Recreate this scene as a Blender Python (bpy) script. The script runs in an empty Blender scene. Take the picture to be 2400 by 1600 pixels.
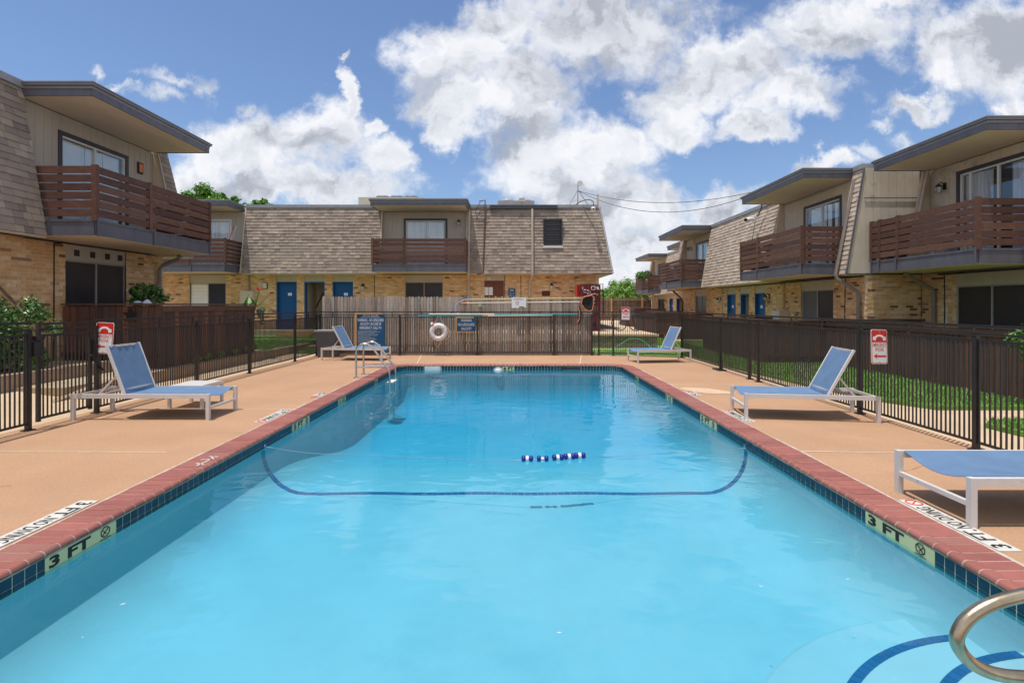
import bpy, bmesh, math, random
import numpy as np
from mathutils import Vector, Matrix
random.seed(7); RNG = np.random.default_rng(7)
C = bpy.context.scene.collection
SC = bpy.context.scene
R = math.radians
# ---------------------------------------------------------------- camera
cam = bpy.data.cameras.new('camera'); camo = bpy.data.objects.new('camera', cam); C.objects.link(camo)
CAMZ = 1.59
camo.location = (0, 0, CAMZ); camo.rotation_euler = (R(90), 0, 0)
cam.sensor_width = 36; cam.lens = 18.255; cam.shift_x = -0.0021; cam.shift_y = -0.0358
cam.clip_start = 0.05; cam.clip_end = 2000
SC.camera = camo
# ---------------------------------------------------------------- sky
SUNV = Vector((-0.18, -0.13, 1)).normalized()
W = bpy.data.worlds.new('World'); SC.world = W; W.use_nodes = True
def build_world():
    nt = W.node_tree; nt.nodes.clear(); N = nt.nodes; L = nt.links
    def nd(t, **k):
        n = N.new(t)
        for a, b in k.items(): setattr(n, a, b)
        return n
    def mth(op, a, b=None, c=None, clamp=False):
        n = nd('ShaderNodeMath', operation=op); n.use_clamp = clamp
        for i, v in enumerate((a, b, c)):
            if v is None: continue
            if isinstance(v, (int, float)): n.inputs[i].default_value = v
            else: L.new(v, n.inputs[i])
        return n.outputs[0]
    def vm(op, a, b=None):
        n = nd('ShaderNodeVectorMath', operation=op)
        for i, v in enumerate((a, b)):
            if v is None: continue
            if isinstance(v, tuple): n.inputs[i].default_value = v
            else: L.new(v, n.inputs[i])
        return n
    sky = nd('ShaderNodeTexSky', sky_type='NISHITA'); sky.sun_disc = False
    sky.sun_elevation = math.asin(SUNV.z); sky.sun_rotation = math.atan2(SUNV.x, SUNV.y)
    sky.air_density = 1.15; sky.dust_density = 0.9; sky.ozone_density = 1.6; sky.altitude = 200
    tc = nd('ShaderNodeTexCoord')
    sep = nd('ShaderNodeSeparateXYZ'); L.new(tc.outputs['Generated'], sep.inputs[0])
    x, y, z = sep.outputs
    yy = mth('MAXIMUM', y, 0.2)
    u = mth('DIVIDE', x, yy); v = mth('DIVIDE', z, yy)
    uv = nd('ShaderNodeCombineXYZ'); L.new(u, uv.inputs[0]); L.new(v, uv.inputs[1])
    # domain warp
    n1 = nd('ShaderNodeTexNoise'); n1.inputs['Scale'].default_value = 5.5; n1.inputs['Detail'].default_value = 8; n1.inputs['Roughness'].default_value = .62
    L.new(uv.outputs[0], n1.inputs['Vector'])
    w0 = vm('SUBTRACT', n1.outputs['Color'], (.5, .5, .5)); w1 = vm('MULTIPLY', w0.outputs[0], (.26, .22, 0))
    p = vm('ADD', uv.outputs[0], w1.outputs[0]).outputs[0]
    def field(blobs):
        best = None
        for (px, py, rx, ry) in blobs:
            c = ((px-1205)/1217, (714-py)/1217, 0)
            d = vm('MULTIPLY', vm('SUBTRACT', p, c).outputs[0], (1217/rx, 1217/ry, 0))
            l = vm('LENGTH', d.outputs[0]).outputs['Value']
            best = l if best is None else mth('SMOOTH_MIN', best, l, .25)
        return mth('SUBTRACT', 1.0, best)
    blobs = [(620,350,250,110),(540,340,130,80),(760,320,150,100),(800,215,34,85),(806,122,22,22),(890,380,75,75),(480,410,150,80),(700,450,330,60),(880,300,40,30),
      (1100,120,200,110),(1060,240,130,90),(1030,290,60,90),(1225,210,160,160),(1300,390,220,150),(1160,30,130,80),(1420,50,270,150),(1570,235,120,60),(1420,345,180,90),(1450,500,200,110),(1590,290,120,60),
      (1720,150,220,90),(1950,60,240,110),(2120,-10,110,60),(1850,230,170,85),(1760,300,110,50),(1640,200,120,70),
      (1690,490,120,70),(1560,480,70,70),(1600,580,260,60),(1920,400,120,42),(2210,110,100,120),(2340,120,150,150),(2380,240,80,45),(2140,220,90,40),(1480,640,200,60)]
    wisps = [(2030,365,70,30),(2150,318,80,26),(2095,252,44,32),(238,168,26,26),(375,214,62,26),(400,172,110,20),(470,195,40,40),(2080,290,50,18),(300,210,60,14),(1880,440,60,24),(590,240,30,30)]
    D = field(blobs)
    G = field([(1440,40,290,150),(2000,110,200,60),(760,450,240,50),(2350,80,120,70),(1200,330,90,60)])
    n2 = nd('ShaderNodeTexNoise'); n2.inputs['Scale'].default_value = 3.2; n2.inputs['Detail'].default_value = 9; n2.inputs['Roughness'].default_value = .6
    L.new(tc.outputs['Generated'], n2.inputs['Vector'])
    gen = mth('MULTIPLY', mth('SUBTRACT', n2.outputs['Fac'], .38), 3.0)
    wy = nd('ShaderNodeMapRange'); wy.interpolation_type = 'SMOOTHSTEP'; L.new(y, wy.inputs[0])
    wy.inputs[1].default_value = .38; wy.inputs[2].default_value = .58
    def mixf(f, a, b):
        n = nd('ShaderNodeMix', data_type='FLOAT'); L.new(f, n.inputs[0])
        for i, q in ((2, a), (3, b)):
            if isinstance(q, (int, float)): n.inputs[i].default_value = q
            else: L.new(q, n.inputs[i])
        return n.outputs[0]
    Dm = mixf(wy.outputs[0], gen, D)
    n3 = nd('ShaderNodeTexNoise'); n3.inputs['Scale'].default_value = 17; n3.inputs['Detail'].default_value = 7; n3.inputs['Roughness'].default_value = .62
    L.new(uv.outputs[0], n3.inputs['Vector'])
    Dd = mth('ADD', Dm, mth('MULTIPLY', mth('SUBTRACT', n3.outputs['Fac'], .5), .95))
    mk = nd('ShaderNodeMapRange'); mk.interpolation_type = 'SMOOTHSTEP'; L.new(Dd, mk.inputs[0]); mk.inputs[1].default_value = -.02; mk.inputs[2].default_value = .55
    D2 = mth('ADD', field(wisps), mth('MULTIPLY', mth('SUBTRACT', n3.outputs['Fac'], .5), 1.6))
    wk = nd('ShaderNodeMapRange'); wk.interpolation_type = 'SMOOTHSTEP'; L.new(D2, wk.inputs[0]); wk.inputs[1].default_value = -.1; wk.inputs[2].default_value = 1.0; wk.inputs[4].default_value = .75
    mk2 = mth('MAXIMUM', mk.outputs[0], mth('MULTIPLY', wk.outputs[0], wy.outputs[0]))
    # brightness: billow detail
    n4 = nd('ShaderNodeTexNoise'); n4.inputs['Scale'].default_value = 9; n4.inputs['Detail'].default_value = 8; n4.inputs['Roughness'].default_value = .55
    off = vm('ADD', p, (0.0, -.035, .3)); L.new(off.outputs[0], n4.inputs['Vector'])
    n5 = nd('ShaderNodeTexNoise'); n5.inputs['Scale'].default_value = 9; n5.inputs['Detail'].default_value = 8; n5.inputs['Roughness'].default_value = .55
    off5 = vm('ADD', p, (-.012, .016, .3)); L.new(off5.outputs[0], n5.inputs['Vector'])     # relief lit from the upper left
    rel = mth('ADD', mth('MULTIPLY', mth('SUBTRACT', n4.outputs['Fac'], n5.outputs['Fac']), 2.6), mth('MULTIPLY', mth('SUBTRACT', n4.outputs['Fac'], .5), 1.3))
    b1 = nd('ShaderNodeMapRange'); L.new(rel, b1.inputs[0]); b1.inputs[1].default_value = -.62; b1.inputs[2].default_value = .40
    edge = nd('ShaderNodeMapRange'); L.new(Dd, edge.inputs[0]); edge.inputs[1].default_value = .25; edge.inputs[2].default_value = 1.0; edge.inputs[3].default_value = .28; edge.inputs[4].default_value = -.1
    Gm = mth('MULTIPLY', mth('MAXIMUM', mth('ADD', G, .15), 0, clamp=True), wy.outputs[0])
    br = mth('SUBTRACT', mth('ADD', mth('MULTIPLY', b1.outputs[0], .75), edge.outputs[0]), mth('MULTIPLY', Gm, .42), clamp=True)
    cr = nd('ShaderNodeValToRGB'); L.new(br, cr.inputs[0])
    e = cr.color_ramp.elements; e[0].position = 0; e[0].color = (.22, .237, .272, 1); e[1].position = 1; e[1].color = (.495, .50, .515, 1)
    m = e.new(.45); m.color = (.37, .385, .42, 1)
    skyS = .1
    cs = vm('MULTIPLY', cr.outputs[0], (1/skyS,)*3)
    tint = vm('MULTIPLY', sky.outputs[0], (.54, .595, .70))
    mx = nd('ShaderNodeMix', data_type='RGBA'); L.new(mk2, mx.inputs[0]); L.new(tint.outputs[0], mx.inputs[6]); L.new(cs.outputs[0], mx.inputs[7])
    bg = nd('ShaderNodeBackground'); L.new(mx.outputs[2], bg.inputs[0]); bg.inputs[1].default_value = skyS
    out = nd('ShaderNodeOutputWorld'); L.new(bg.outputs[0], out.inputs[0])
build_world()
sun = bpy.data.lights.new('sun', 'SUN'); suno = bpy.data.objects.new('sun', sun); C.objects.link(suno)
sun.energy = 2.0; sun.angle = R(.53); sun.color = (1, .955, .89)
suno.rotation_euler = SUNV.to_track_quat('Z', 'Y').to_euler(); suno.location = (-5, -2, 30)
SC.view_settings.view_transform = 'Standard'; SC.view_settings.look = 'None'
SC.view_settings.exposure = 1.0; SC.view_settings.gamma = 1; SC.view_settings.use_curve_mapping = False
SC.render.engine = 'CYCLES'
SC.cycles.max_bounces = 8; SC.cycles.transparent_max_bounces = 16; SC.cycles.volume_bounces = 0
SC.cycles.caustics_reflective = False; SC.cycles.caustics_refractive = False

# ---------------------------------------------------------------- materials
def mat(name, col, rough=.65, var=.12, vs=3.0, bump=0, bs=40, metal=0, cols=None, fine=.0, fs=90, stretch=None, spec=.4, stain=None, coat=0):
    m = bpy.data.materials.new(name); m.use_nodes = True
    nt = m.node_tree; N = nt.nodes; L = nt.links; b = N['Principled BSDF']
    b.inputs['Roughness'].default_value = rough; b.inputs['Metallic'].default_value = metal
    b.inputs['Specular IOR Level'].default_value = spec; b.inputs['Coat Weight'].default_value = coat
    geo = N.new('ShaderNodeNewGeometry'); pos = geo.outputs['Position']
    if stretch:
        mp = N.new('ShaderNodeVectorMath'); mp.operation = 'MULTIPLY'; L.new(pos, mp.inputs[0]); mp.inputs[1].default_value = stretch; pos = mp.outputs[0]
    def noise(s, d=4, r=.6, src=None):
        n = N.new('ShaderNodeTexNoise'); n.inputs['Scale'].default_value = s; n.inputs['Detail'].default_value = d; n.inputs['Roughness'].default_value = r
        L.new(src or pos, n.inputs['Vector']); return n.outputs['Fac']
    def mulv(c, f, a):   # c * (1 + a*(2f-1))
        mr = N.new('ShaderNodeMapRange'); L.new(f, mr.inputs[0]); mr.inputs[1].default_value = .25; mr.inputs[2].default_value = .75
        mr.inputs[3].default_value = 1-a; mr.inputs[4].default_value = 1+a
        v = N.new('ShaderNodeVectorMath'); v.operation = 'SCALE'; L.new(c, v.inputs[0]); L.new(mr.outputs[0], v.inputs['Scale']); return v.outputs[0]
    if cols:
        oi = N.new('ShaderNodeObjectInfo'); ad = N.new('ShaderNodeMath'); ad.operation = 'ADD'
        L.new(oi.outputs['Random'], ad.inputs[0]); L.new(geo.outputs['Random Per Island'], ad.inputs[1])
        wn = N.new('ShaderNodeTexWhiteNoise'); wn.noise_dimensions = '1D'; L.new(ad.outputs[0], wn.inputs['W'])
        cr = N.new('ShaderNodeValToRGB'); L.new(wn.outputs['Value'], cr.inputs[0]); cr.color_ramp.interpolation = 'CONSTANT'
        tot = sum(w for _, w in cols); acc = 0; e = cr.color_ramp.elements
        e[0].color = (*cols[0][0], 1); acc = cols[0][1]/tot
        e[1].position = acc; e[1].color = (*cols[1][0], 1); acc += cols[1][1]/tot
        for c, w in cols[2:]:
            q = e.new(min(acc, .999)); q.color = (*c, 1); acc += w/tot
        c = cr.outputs[0]
    else:
        rgb = N.new('ShaderNodeRGB'); rgb.outputs[0].default_value = (*col, 1); c = rgb.outputs[0]
    if var: c = mulv(c, noise(vs), var)
    if fine: c = mulv(c, noise(fs, 2, .7), fine)
    if stain:   # (colour, scale, lo, hi)
        f = noise(stain[1], 6, .65); mr = N.new('ShaderNodeMapRange'); L.new(f, mr.inputs[0]); mr.inputs[1].default_value = stain[2]; mr.inputs[2].default_value = stain[3]
        mx = N.new('ShaderNodeMix'); mx.data_type = 'RGBA'; L.new(mr.outputs[0], mx.inputs[0]); L.new(c, mx.inputs[6]); mx.inputs[7].default_value = (*stain[0], 1); c = mx.outputs[2]
    L.new(c, b.inputs['Base Color'])
    if bump:
        bp = N.new('ShaderNodeBump'); bp.inputs['Strength'].default_value = bump; bp.inputs['Distance'].default_value = .01
        L.new(noise(bs, 5, .65), bp.inputs['Height']); L.new(bp.outputs[0], b.inputs['Normal'])
    return m
def glass_mat(name, tint=(.95,.98,1), rough=.02, clear=1.0, glcol=(.9,.95,1)):
    m = bpy.data.materials.new(name); m.use_nodes = True; nt = m.node_tree; N = nt.nodes; L = nt.links; N.clear()
    t = N.new('ShaderNodeBsdfTransparent'); t.inputs[0].default_value = (*[c*clear for c in tint], 1)
    g = N.new('ShaderNodeBsdfGlossy'); g.inputs['Roughness'].default_value = rough; g.inputs[0].default_value = (*glcol, 1)
    lw = N.new('ShaderNodeLayerWeight'); lw.inputs[0].default_value = .5
    pw = N.new('ShaderNodeMath'); pw.operation = 'POWER'; L.new(lw.outputs['Facing'], pw.inputs[0]); pw.inputs[1].default_value = 4
    mr = N.new('ShaderNodeMapRange'); L.new(pw.outputs[0], mr.inputs[0]); mr.inputs[3].default_value = .06; mr.inputs[4].default_value = .9
    mx = N.new('ShaderNodeMixShader'); L.new(mr.outputs[0], mx.inputs[0]); L.new(t.outputs[0], mx.inputs[1]); L.new(g.outputs[0], mx.inputs[2])
    o = N.new('ShaderNodeOutputMaterial'); L.new(mx.outputs[0], o.inputs[0]); return m
BR = [((.68,.42,.20),26),((.72,.48,.26),22),((.64,.38,.18),20),((.75,.56,.34),12),((.56,.33,.165),10),((.36,.21,.12),3),((.20,.11,.07),2)]
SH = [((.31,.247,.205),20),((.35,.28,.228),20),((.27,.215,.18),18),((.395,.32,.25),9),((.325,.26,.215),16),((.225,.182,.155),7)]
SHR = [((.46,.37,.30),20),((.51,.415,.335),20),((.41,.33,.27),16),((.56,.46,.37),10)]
M = dict(
 brick=mat('brick', None, .85, .14, 9, 0, 70, cols=BR, fine=.25, fs=60, stain=((.10,.055,.03), 19, .64, .70)),
 mortar=mat('mortar', (.66,.54,.39), .9, .15, 6, .4, 90),
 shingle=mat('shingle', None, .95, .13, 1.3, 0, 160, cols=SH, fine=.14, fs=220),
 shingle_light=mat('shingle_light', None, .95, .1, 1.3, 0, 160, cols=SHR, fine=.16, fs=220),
 underlay=mat('underlay', (.1,.08,.065), .95),
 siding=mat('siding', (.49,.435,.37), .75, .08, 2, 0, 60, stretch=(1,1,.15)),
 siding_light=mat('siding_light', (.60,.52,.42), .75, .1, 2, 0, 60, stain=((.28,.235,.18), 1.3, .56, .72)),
 soffit=mat('soffit', (.66,.54,.42), .8, .05, 1.5),
 fascia=mat('fascia', (.115,.115,.14), .5, .22, 2.5, .1, 30, stretch=(2,2,.5)),
 gutter=mat('gutter', (.20,.195,.21), .38, .12, 3, metal=.1),
 cap=mat('cap', (.30,.30,.32), .45, .15, 3),
 trim=mat('trim', (.055,.055,.07), .5, .1),
 board=mat('board', None, .68, .3, 5, 0, 60, cols=[((.105,.048,.034),10),((.125,.057,.039),10),((.088,.041,.030),8),((.150,.072,.047),5)], fine=.2, fs=40, stretch=(1,1,4)),
 patio=mat('patio', None, .8, .3, 6, 0, 60, cols=[((.092,.050,.040),10),((.115,.060,.045),8),((.078,.046,.039),8),((.18,.078,.050),2)], stretch=(3,3,.35)),
 patio_cap=mat('patio_cap', (.115,.066,.052), .7, .25, 4, .3, 60),
 fence=mat('fence', None, .9, .28, 9, .3, 60, cols=[((.40,.34,.285),10),((.47,.41,.355),8),((.32,.265,.22),8),((.42,.34,.27),8),((.25,.195,.155),5)], fine=.3, fs=30, stretch=(4,4,.3), stain=((.11,.08,.06), 5, .62, .8)),
 fence_far=mat('fence_far', None, .9, .25, 5, 0, 60, cols=[((.26,.19,.135),10),((.31,.23,.16),8),((.22,.15,.11),8)]),
 iron=mat('iron', (.022,.020,.020), .42, .3, 8, 0, 60, spec=.5),
 white=mat('white_paint', (.64,.61,.58), .4, .06, 4, stain=((.42,.38,.34), 9, .62, .76)),
 white_plain=mat('white_plain', (.78,.78,.76), .5, .04, 4),
 sling=mat('sling', (.125,.215,.355), .8, .12, 5, .6, 500, fine=.18, fs=260),
 deck=mat('deck', (.435,.256,.148), .85, .10, .9, .5, 70, fine=.16, fs=48, stain=((.40,.245,.15), 1.7, .52, .75)),
 joint=mat('joint', (.72,.60,.46), .8, .2, 12),
 sealant=mat('sealant', (.50,.43,.36), .8, .35, 14, .4, 80),
 coping=mat('coping', None, .62, .12, 6, .35, 120, cols=[((.30,.103,.083),10),((.33,.115,.092),10),((.275,.094,.077),8),((.30,.125,.10),4)], fine=.10, fs=120),
 cmortar=mat('coping_mortar', (.52,.37,.27), .85, .2, 10),
 tile=mat('tile', None, .3, .2, 12, 0, cols=[((.006,.035,.065),10),((.009,.045,.08),8),((.005,.026,.05),8)], spec=.3),
 grout=mat('grout', (.55,.60,.48), .8),
 marker=mat('marker', (.62,.60,.30), .3, .1),
 stripe=mat('stripe_tile', None, .4, .1, 9, cols=[((.008,.035,.20),10),((.012,.05,.25),8)]),
 plaster=mat('plaster', (.36,.54,.61), .8, .06, 1.6, .15, 30, stain=((.30,.48,.56), 1.1, .52, .72)),
 steel=mat('steel', (.62,.60,.56), .22, .12, 12, metal=1),
 bronze=mat('steel_worn', (.50,.40,.27), .3, .35, 9, .1, 60, metal=1, stain=((.22,.24,.12), 8, .58, .75)),
 glass=glass_mat('glass'), glass_dark=glass_mat('glass_dark', (.25,.25,.3), .03, .6, (.5,.52,.58)),
 blind=mat('blind', (.93,.95,.96), .7, .05), curtain=mat('curtain', (.62,.60,.66), .85, .1),
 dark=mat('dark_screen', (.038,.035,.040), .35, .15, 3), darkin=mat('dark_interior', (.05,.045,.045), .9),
 slatwhite=mat('slat_white', (.6,.6,.57), .6), navy=mat('navy', (.03,.035,.06), .7),
 door=mat('door_blue', (.006,.085,.27), .5, .06, 2), doorbrown=mat('door_brown', (.15,.05,.03), .6, .3, 6, stretch=(1,1,5)),
 beige=mat('beige', (.55,.47,.36), .7, .08), beige_ac=mat('beige_ac', (.55,.50,.36), .6, .1), grey=mat('grey_metal', (.33,.32,.31), .5, .1), greymid=mat('grey_plastic', (.13,.13,.145), .55, .1),
 black=mat('black_metal', (.02,.02,.022), .5), pipe=mat('pipe_beige', (.50,.42,.34), .5, .12), pipegrey=mat('pipe_grey', (.24,.20,.18), .5, .15), piperust=mat('pipe_brown', (.13,.07,.05), .6, .2),
 concrete=mat('concrete', (.56,.42,.28), .9, .12, 1.2, .4, 60, fine=.1, stain=((.36,.27,.18), 1.6, .6, .8)),
 concrete_grey=mat('concrete_grey', (.34,.29,.23), .9, .2, 3, .4, 60), curb=mat('curb', (.36,.26,.18), .9, .2, 3, .4, 60),
 stone=mat('stone', (.22,.19,.13), .95, .35, 8, .8, 30), asphalt=mat('asphalt', (.07,.065,.065), .9),
 yellow=mat('yellow_paint', (.55,.30,.03), .6, .15), dirt=mat('dirt', (.42,.33,.22), .95, .25, 2, .5, 30),
 grass=mat('grass_base', (.13,.26,.045), .95, .35, 3, .6, 60), blade=mat('grass_blade', None, .7, .25, 2, cols=[((.16,.33,.06),10),((.20,.39,.08),8),((.12,.25,.04),8),((.31,.38,.14),4)]),
 leaf=mat('leaf', None, .3, .2, 6, cols=[((.07,.17,.035),10),((.10,.23,.05),8),((.05,.12,.03),8),((.19,.30,.10),4),((.24,.12,.06),1)]),
 leafbright=mat('leaf_bright', None, .55, .2, 3, cols=[((.16,.31,.05),10),((.22,.38,.07),8),((.11,.23,.035),6)]),
 leaftree=mat('leaf_tree', None, .6, .2, 2, cols=[((.10,.25,.03),10),((.14,.31,.04),8),((.07,.17,.025),6)]),
 bark=mat('bark', (.14,.10,.07), .9, .2, 8, .5, 30),
 red=mat('red', (.62,.03,.02), .45, .05), redm=mat('red_machine', (.24,.010,.013), .35, .1), signwhite=mat('sign_white', (.80,.80,.80), .4, .03), signblue=mat('sign_blue', (.008,.085,.20), .45, .05),
 orange=mat('orange', (.75,.24,.08), .6, .1), woodyel=mat('frame_wood', (.62,.33,.13), .6, .1), ink=mat('ink', (.015,.015,.015), .7), teal=mat('teal', (.03,.30,.34), .35), polewhite=mat('pole_white', (.75,.68,.60), .4), poleyel=mat('pole_yellow', (.58,.42,.17), .4),
 bluecord=mat('blue_hose', (.30,.38,.58), .5), net=mat('net', (.018,.02,.016), .9), green=mat('green_hose', (.04,.35,.16), .5), float=mat('float_blue', (.015,.02,.22), .3), ring=mat('ring_white', (.70,.66,.66), .55, .05), rope=mat('rope', (.62,.54,.45), .8),
 canna=mat('canna', (.70,.06,.03), .5), cloth=mat('cloth', (.55,.6,.72), .85), label_grey=mat('label_grey', (.45,.50,.55), .6),
)
M['white_mark'] = mat('white_mark', (.58,.55,.50), .7, .15, 20)

# ---------------------------------------------------------------- builders
WL = {}
def wl(p): return WL.get(p.name, Vector((0,0,0))) if p else Vector((0,0,0))
def tag(o, label=None, cat=None, group=None, kind=None):
    if label: o['label'] = label
    if cat: o['category'] = cat
    if group: o['group'] = group
    if kind: o['kind'] = kind
    return o
def thing(name, loc, label, cat, group=None):
    o = bpy.data.objects.new(name, None); C.objects.link(o); o.location = loc; o.empty_display_size = .2
    WL[o.name] = Vector(loc); return tag(o, label, cat, group)
def link(name, me, parent, loc):
    o = bpy.data.objects.new(name, me); C.objects.link(o)
    if parent is not None: o.parent = parent
    o.location = Vector(loc) - wl(parent); WL[o.name] = Vector(loc); return o
def mesh_raw(name, V, F, m, smooth=False):
    me = bpy.data.meshes.new(name); me.from_pydata([tuple(v) for v in V], [], F); me.materials.append(m)
    me.polygons.foreach_set('use_smooth', [bool(smooth)]*len(me.polygons))
    me.update(); return me
CUBE_F = [(0,3,2,1),(4,5,6,7),(0,1,5,4),(1,2,6,5),(2,3,7,6),(3,0,4,7)]
class MB:
    def __init__(s): s.V = []; s.F = []
    def hexa(s, P):
        P = [Vector(p) for p in P]; n = len(s.V); s.V += P
        d = (P[1]-P[0]).cross(P[3]-P[0]).dot(P[4]-P[0])
        for f in CUBE_F: s.F.append(tuple(n+i for i in (f if d > 0 else f[::-1])))
        return s
    def box(s, x0, x1, y0, y1, z0, z1):
        return s.hexa([(x0,y0,z0),(x1,y0,z0),(x1,y1,z0),(x0,y1,z0),(x0,y0,z1),(x1,y0,z1),(x1,y1,z1),(x0,y1,z1)])
    def bar(s, p, q, w, h=None, up=(0,0,1)):
        p, q = Vector(p), Vector(q); h = h or w; t = (q-p).normalized(); u = Vector(up)
        if abs(t.dot(u)) > .95: u = Vector((0,1,0))
        a = t.cross(u).normalized()*w/2; b = a.cross(t).normalized()*h/2
        return s.hexa([p-a-b, p+a-b, p+a+b, p-a+b, q-a-b, q+a-b, q+a+b, q-a+b])
    def tube(s, pts, r, n=8, closed=False):
        pts = [Vector(p) for p in pts]; m = len(pts); base = len(s.V); u = None
        for i, p in enumerate(pts):
            a = pts[i-1] if (i or closed) else p; b = pts[(i+1) % m] if (i < m-1 or closed) else p
            t = (b-a).normalized()
            if u is None: u = t.cross(Vector((0,0,1)) if abs(t.z) < .9 else Vector((0,1,0))).normalized()
            u = (u - t*u.dot(t)).normalized(); w = t.cross(u); rr = r[i] if isinstance(r, (list, tuple)) else r
            for k in range(n):
                an = 2*math.pi*k/n; s.V.append(p + (u*math.cos(an)+w*math.sin(an))*rr)
        for i in range(m if closed else m-1):
            j = (i+1) % m
            for k in range(n):
                k2 = (k+1) % n; s.F.append((base+i*n+k, base+i*n+k2, base+j*n+k2, base+j*n+k))
        if not closed:
            s.F.append(tuple(base+k for k in range(n))[::-1]); s.F.append(tuple(base+(m-1)*n+k for k in range(n)))
        return s
    def lathe(s, c, prof, n=20, axis='z'):
        c = Vector(c); base = len(s.V)
        for (r, h) in prof:
            for k in range(n):
                a = 2*math.pi*k/n; q = (r*math.cos(a), r*math.sin(a), h)
                if axis == 'y': q = (q[0], q[2], q[1])
                if axis == 'x': q = (q[2], q[0], q[1])
                s.V.append(c+Vector(q))
        for i in range(len(prof)-1):
            for k in range(n):
                k2 = (k+1) % n; f = (base+i*n+k, base+i*n+k2, base+(i+1)*n+k2, base+(i+1)*n+k)
                s.F.append(f if axis != 'y' else f[::-1])
        s.F.append(tuple(base+k for k in range(n))[::-1]); s.F.append(tuple(base+(len(prof)-1)*n+k for k in range(n)))
        return s
    def poly(s, pts, ext):           # planar polygon extruded by vector
        n = len(pts); b = len(s.V); e = Vector(ext); pts = [Vector(p) for p in pts]
        nm = Vector((0,0,0))
        for i in range(n): nm += pts[i].cross(pts[(i+1) % n])
        if nm.dot(e) < 0: pts = pts[::-1]
        s.V += pts + [p+e for p in pts]
        s.F.append(tuple(range(b, b+n))[::-1]); s.F.append(tuple(range(b+n, b+2*n)))
        for i in range(n):
            j = (i+1) % n; s.F.append((b+i, b+j, b+n+j, b+n+i))
        return s
    def face(s, pts):
        b = len(s.V); s.V += [Vector(p) for p in pts]; s.F.append(tuple(range(b, b+len(pts)))); return s
    def raw(s, V, F, mtx=None):
        b = len(s.V); s.V += [(mtx @ Vector(v) if mtx else Vector(v)) for v in V]; s.F += [tuple(b+i for i in f) for f in F]; return s
    def build(s, name, m, parent=None, smooth=False, origin=None):
        A = np.array([tuple(v) for v in s.V]); lo = A.min(0); hi = A.max(0)
        o = Vector(origin) if origin is not None else Vector(((lo[0]+hi[0])/2, (lo[1]+hi[1])/2, lo[2]))
        me = mesh_raw(name, A-np.array(o), s.F, M[m] if isinstance(m, str) else m, smooth)
        return link(name, me, parent, o)
def autosmooth(o, ang=40):
    me = o.data; me.polygons.foreach_set('use_smooth', [True]*len(me.polygons))
    try: me.set_sharp_from_angle(angle=R(ang))
    except Exception: pass
    return o
def big_mesh(name, V, F, m):         # V (n,3), F (k,4) or (k,3) arrays
    me = bpy.data.meshes.new(name); k = F.shape[1]
    me.vertices.add(len(V)); me.vertices.foreach_set('co', V.astype(np.float32).ravel())
    me.loops.add(F.size); me.loops.foreach_set('vertex_index', F.astype(np.int32).ravel())
    me.polygons.add(len(F)); me.polygons.foreach_set('loop_start', np.arange(0, F.size, k, dtype=np.int32)); me.polygons.foreach_set('loop_total', np.full(len(F), k, dtype=np.int32))
    me.materials.append(m); me.update(calc_edges=True); me.validate(); me.polygons.foreach_set('use_smooth', np.zeros(len(me.polygons), dtype=bool)); return me
def piece_mesh(name, V, F, m): return mesh_raw(name, V, F, m)
UC = [(-.5,-.5,-.5),(.5,-.5,-.5),(.5,.5,-.5),(-.5,.5,-.5),(-.5,-.5,.5),(.5,-.5,.5),(.5,.5,.5),(-.5,.5,.5)]
def cube_piece(name, m): return piece_mesh(name, UC, CUBE_F, M[m])
CAMP = Vector((0, 0, CAMZ))
def mtx(T, U, Wv, loc):
    T, U, Wv = Vector(T), Vector(U), Vector(Wv)
    if T.cross(U).dot(Wv) < 0: T = -T
    m = Matrix(((T.x,U.x,Wv.x,loc[0]),(T.y,U.y,Wv.y,loc[1]),(T.z,U.z,Wv.z,loc[2]),(0,0,0,1))); return m
class Pieces:
    def __init__(s, root, name, rest, me, limit=300): s.root=root; s.name=name; s.rest=rest; s.me=me; s.limit=limit; s.L=[]
    def add(s, m): s.L.append(m)
    def flush(s):
        s.L.sort(key=lambda m: (m.translation-CAMP).length + (1000 if m.translation.y < 1 else 0))
        pw = Matrix.Translation(-wl(s.root))
        for m in s.L[:s.limit]:
            o = bpy.data.objects.new(s.name, s.me); C.objects.link(o)
            if s.root is not None: o.parent = s.root
            o.matrix_basis = pw @ m
        rest = s.L[s.limit:]
        if rest:
            bv = np.array([v.co[:] for v in s.me.vertices]); A = np.array([np.array(m) for m in rest])
            V = np.einsum('kij,nj->kni', A[:, :3, :3], bv) + A[:, None, :3, 3]
            nv = len(bv); V = V.reshape(-1, 3); o0 = Vector(V.mean(0)); F = []
            faces = [tuple(p.vertices) for p in s.me.polygons]
            if all(len(f) == 4 for f in faces):
                Fa = np.array(faces); Fa = (Fa[None] + (np.arange(len(rest))*nv)[:, None, None]).reshape(-1, 4)
                me = big_mesh(s.rest, V-np.array(o0), Fa, s.me.materials[0])
            else:
                for k in range(len(rest)): F += [tuple(i+k*nv for i in f) for f in faces]
                me = mesh_raw(s.rest, V-np.array(o0), F, s.me.materials[0])
            o = link(s.rest, me, s.root, o0); o['kind'] = 'stuff'
_txt = {}
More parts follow.
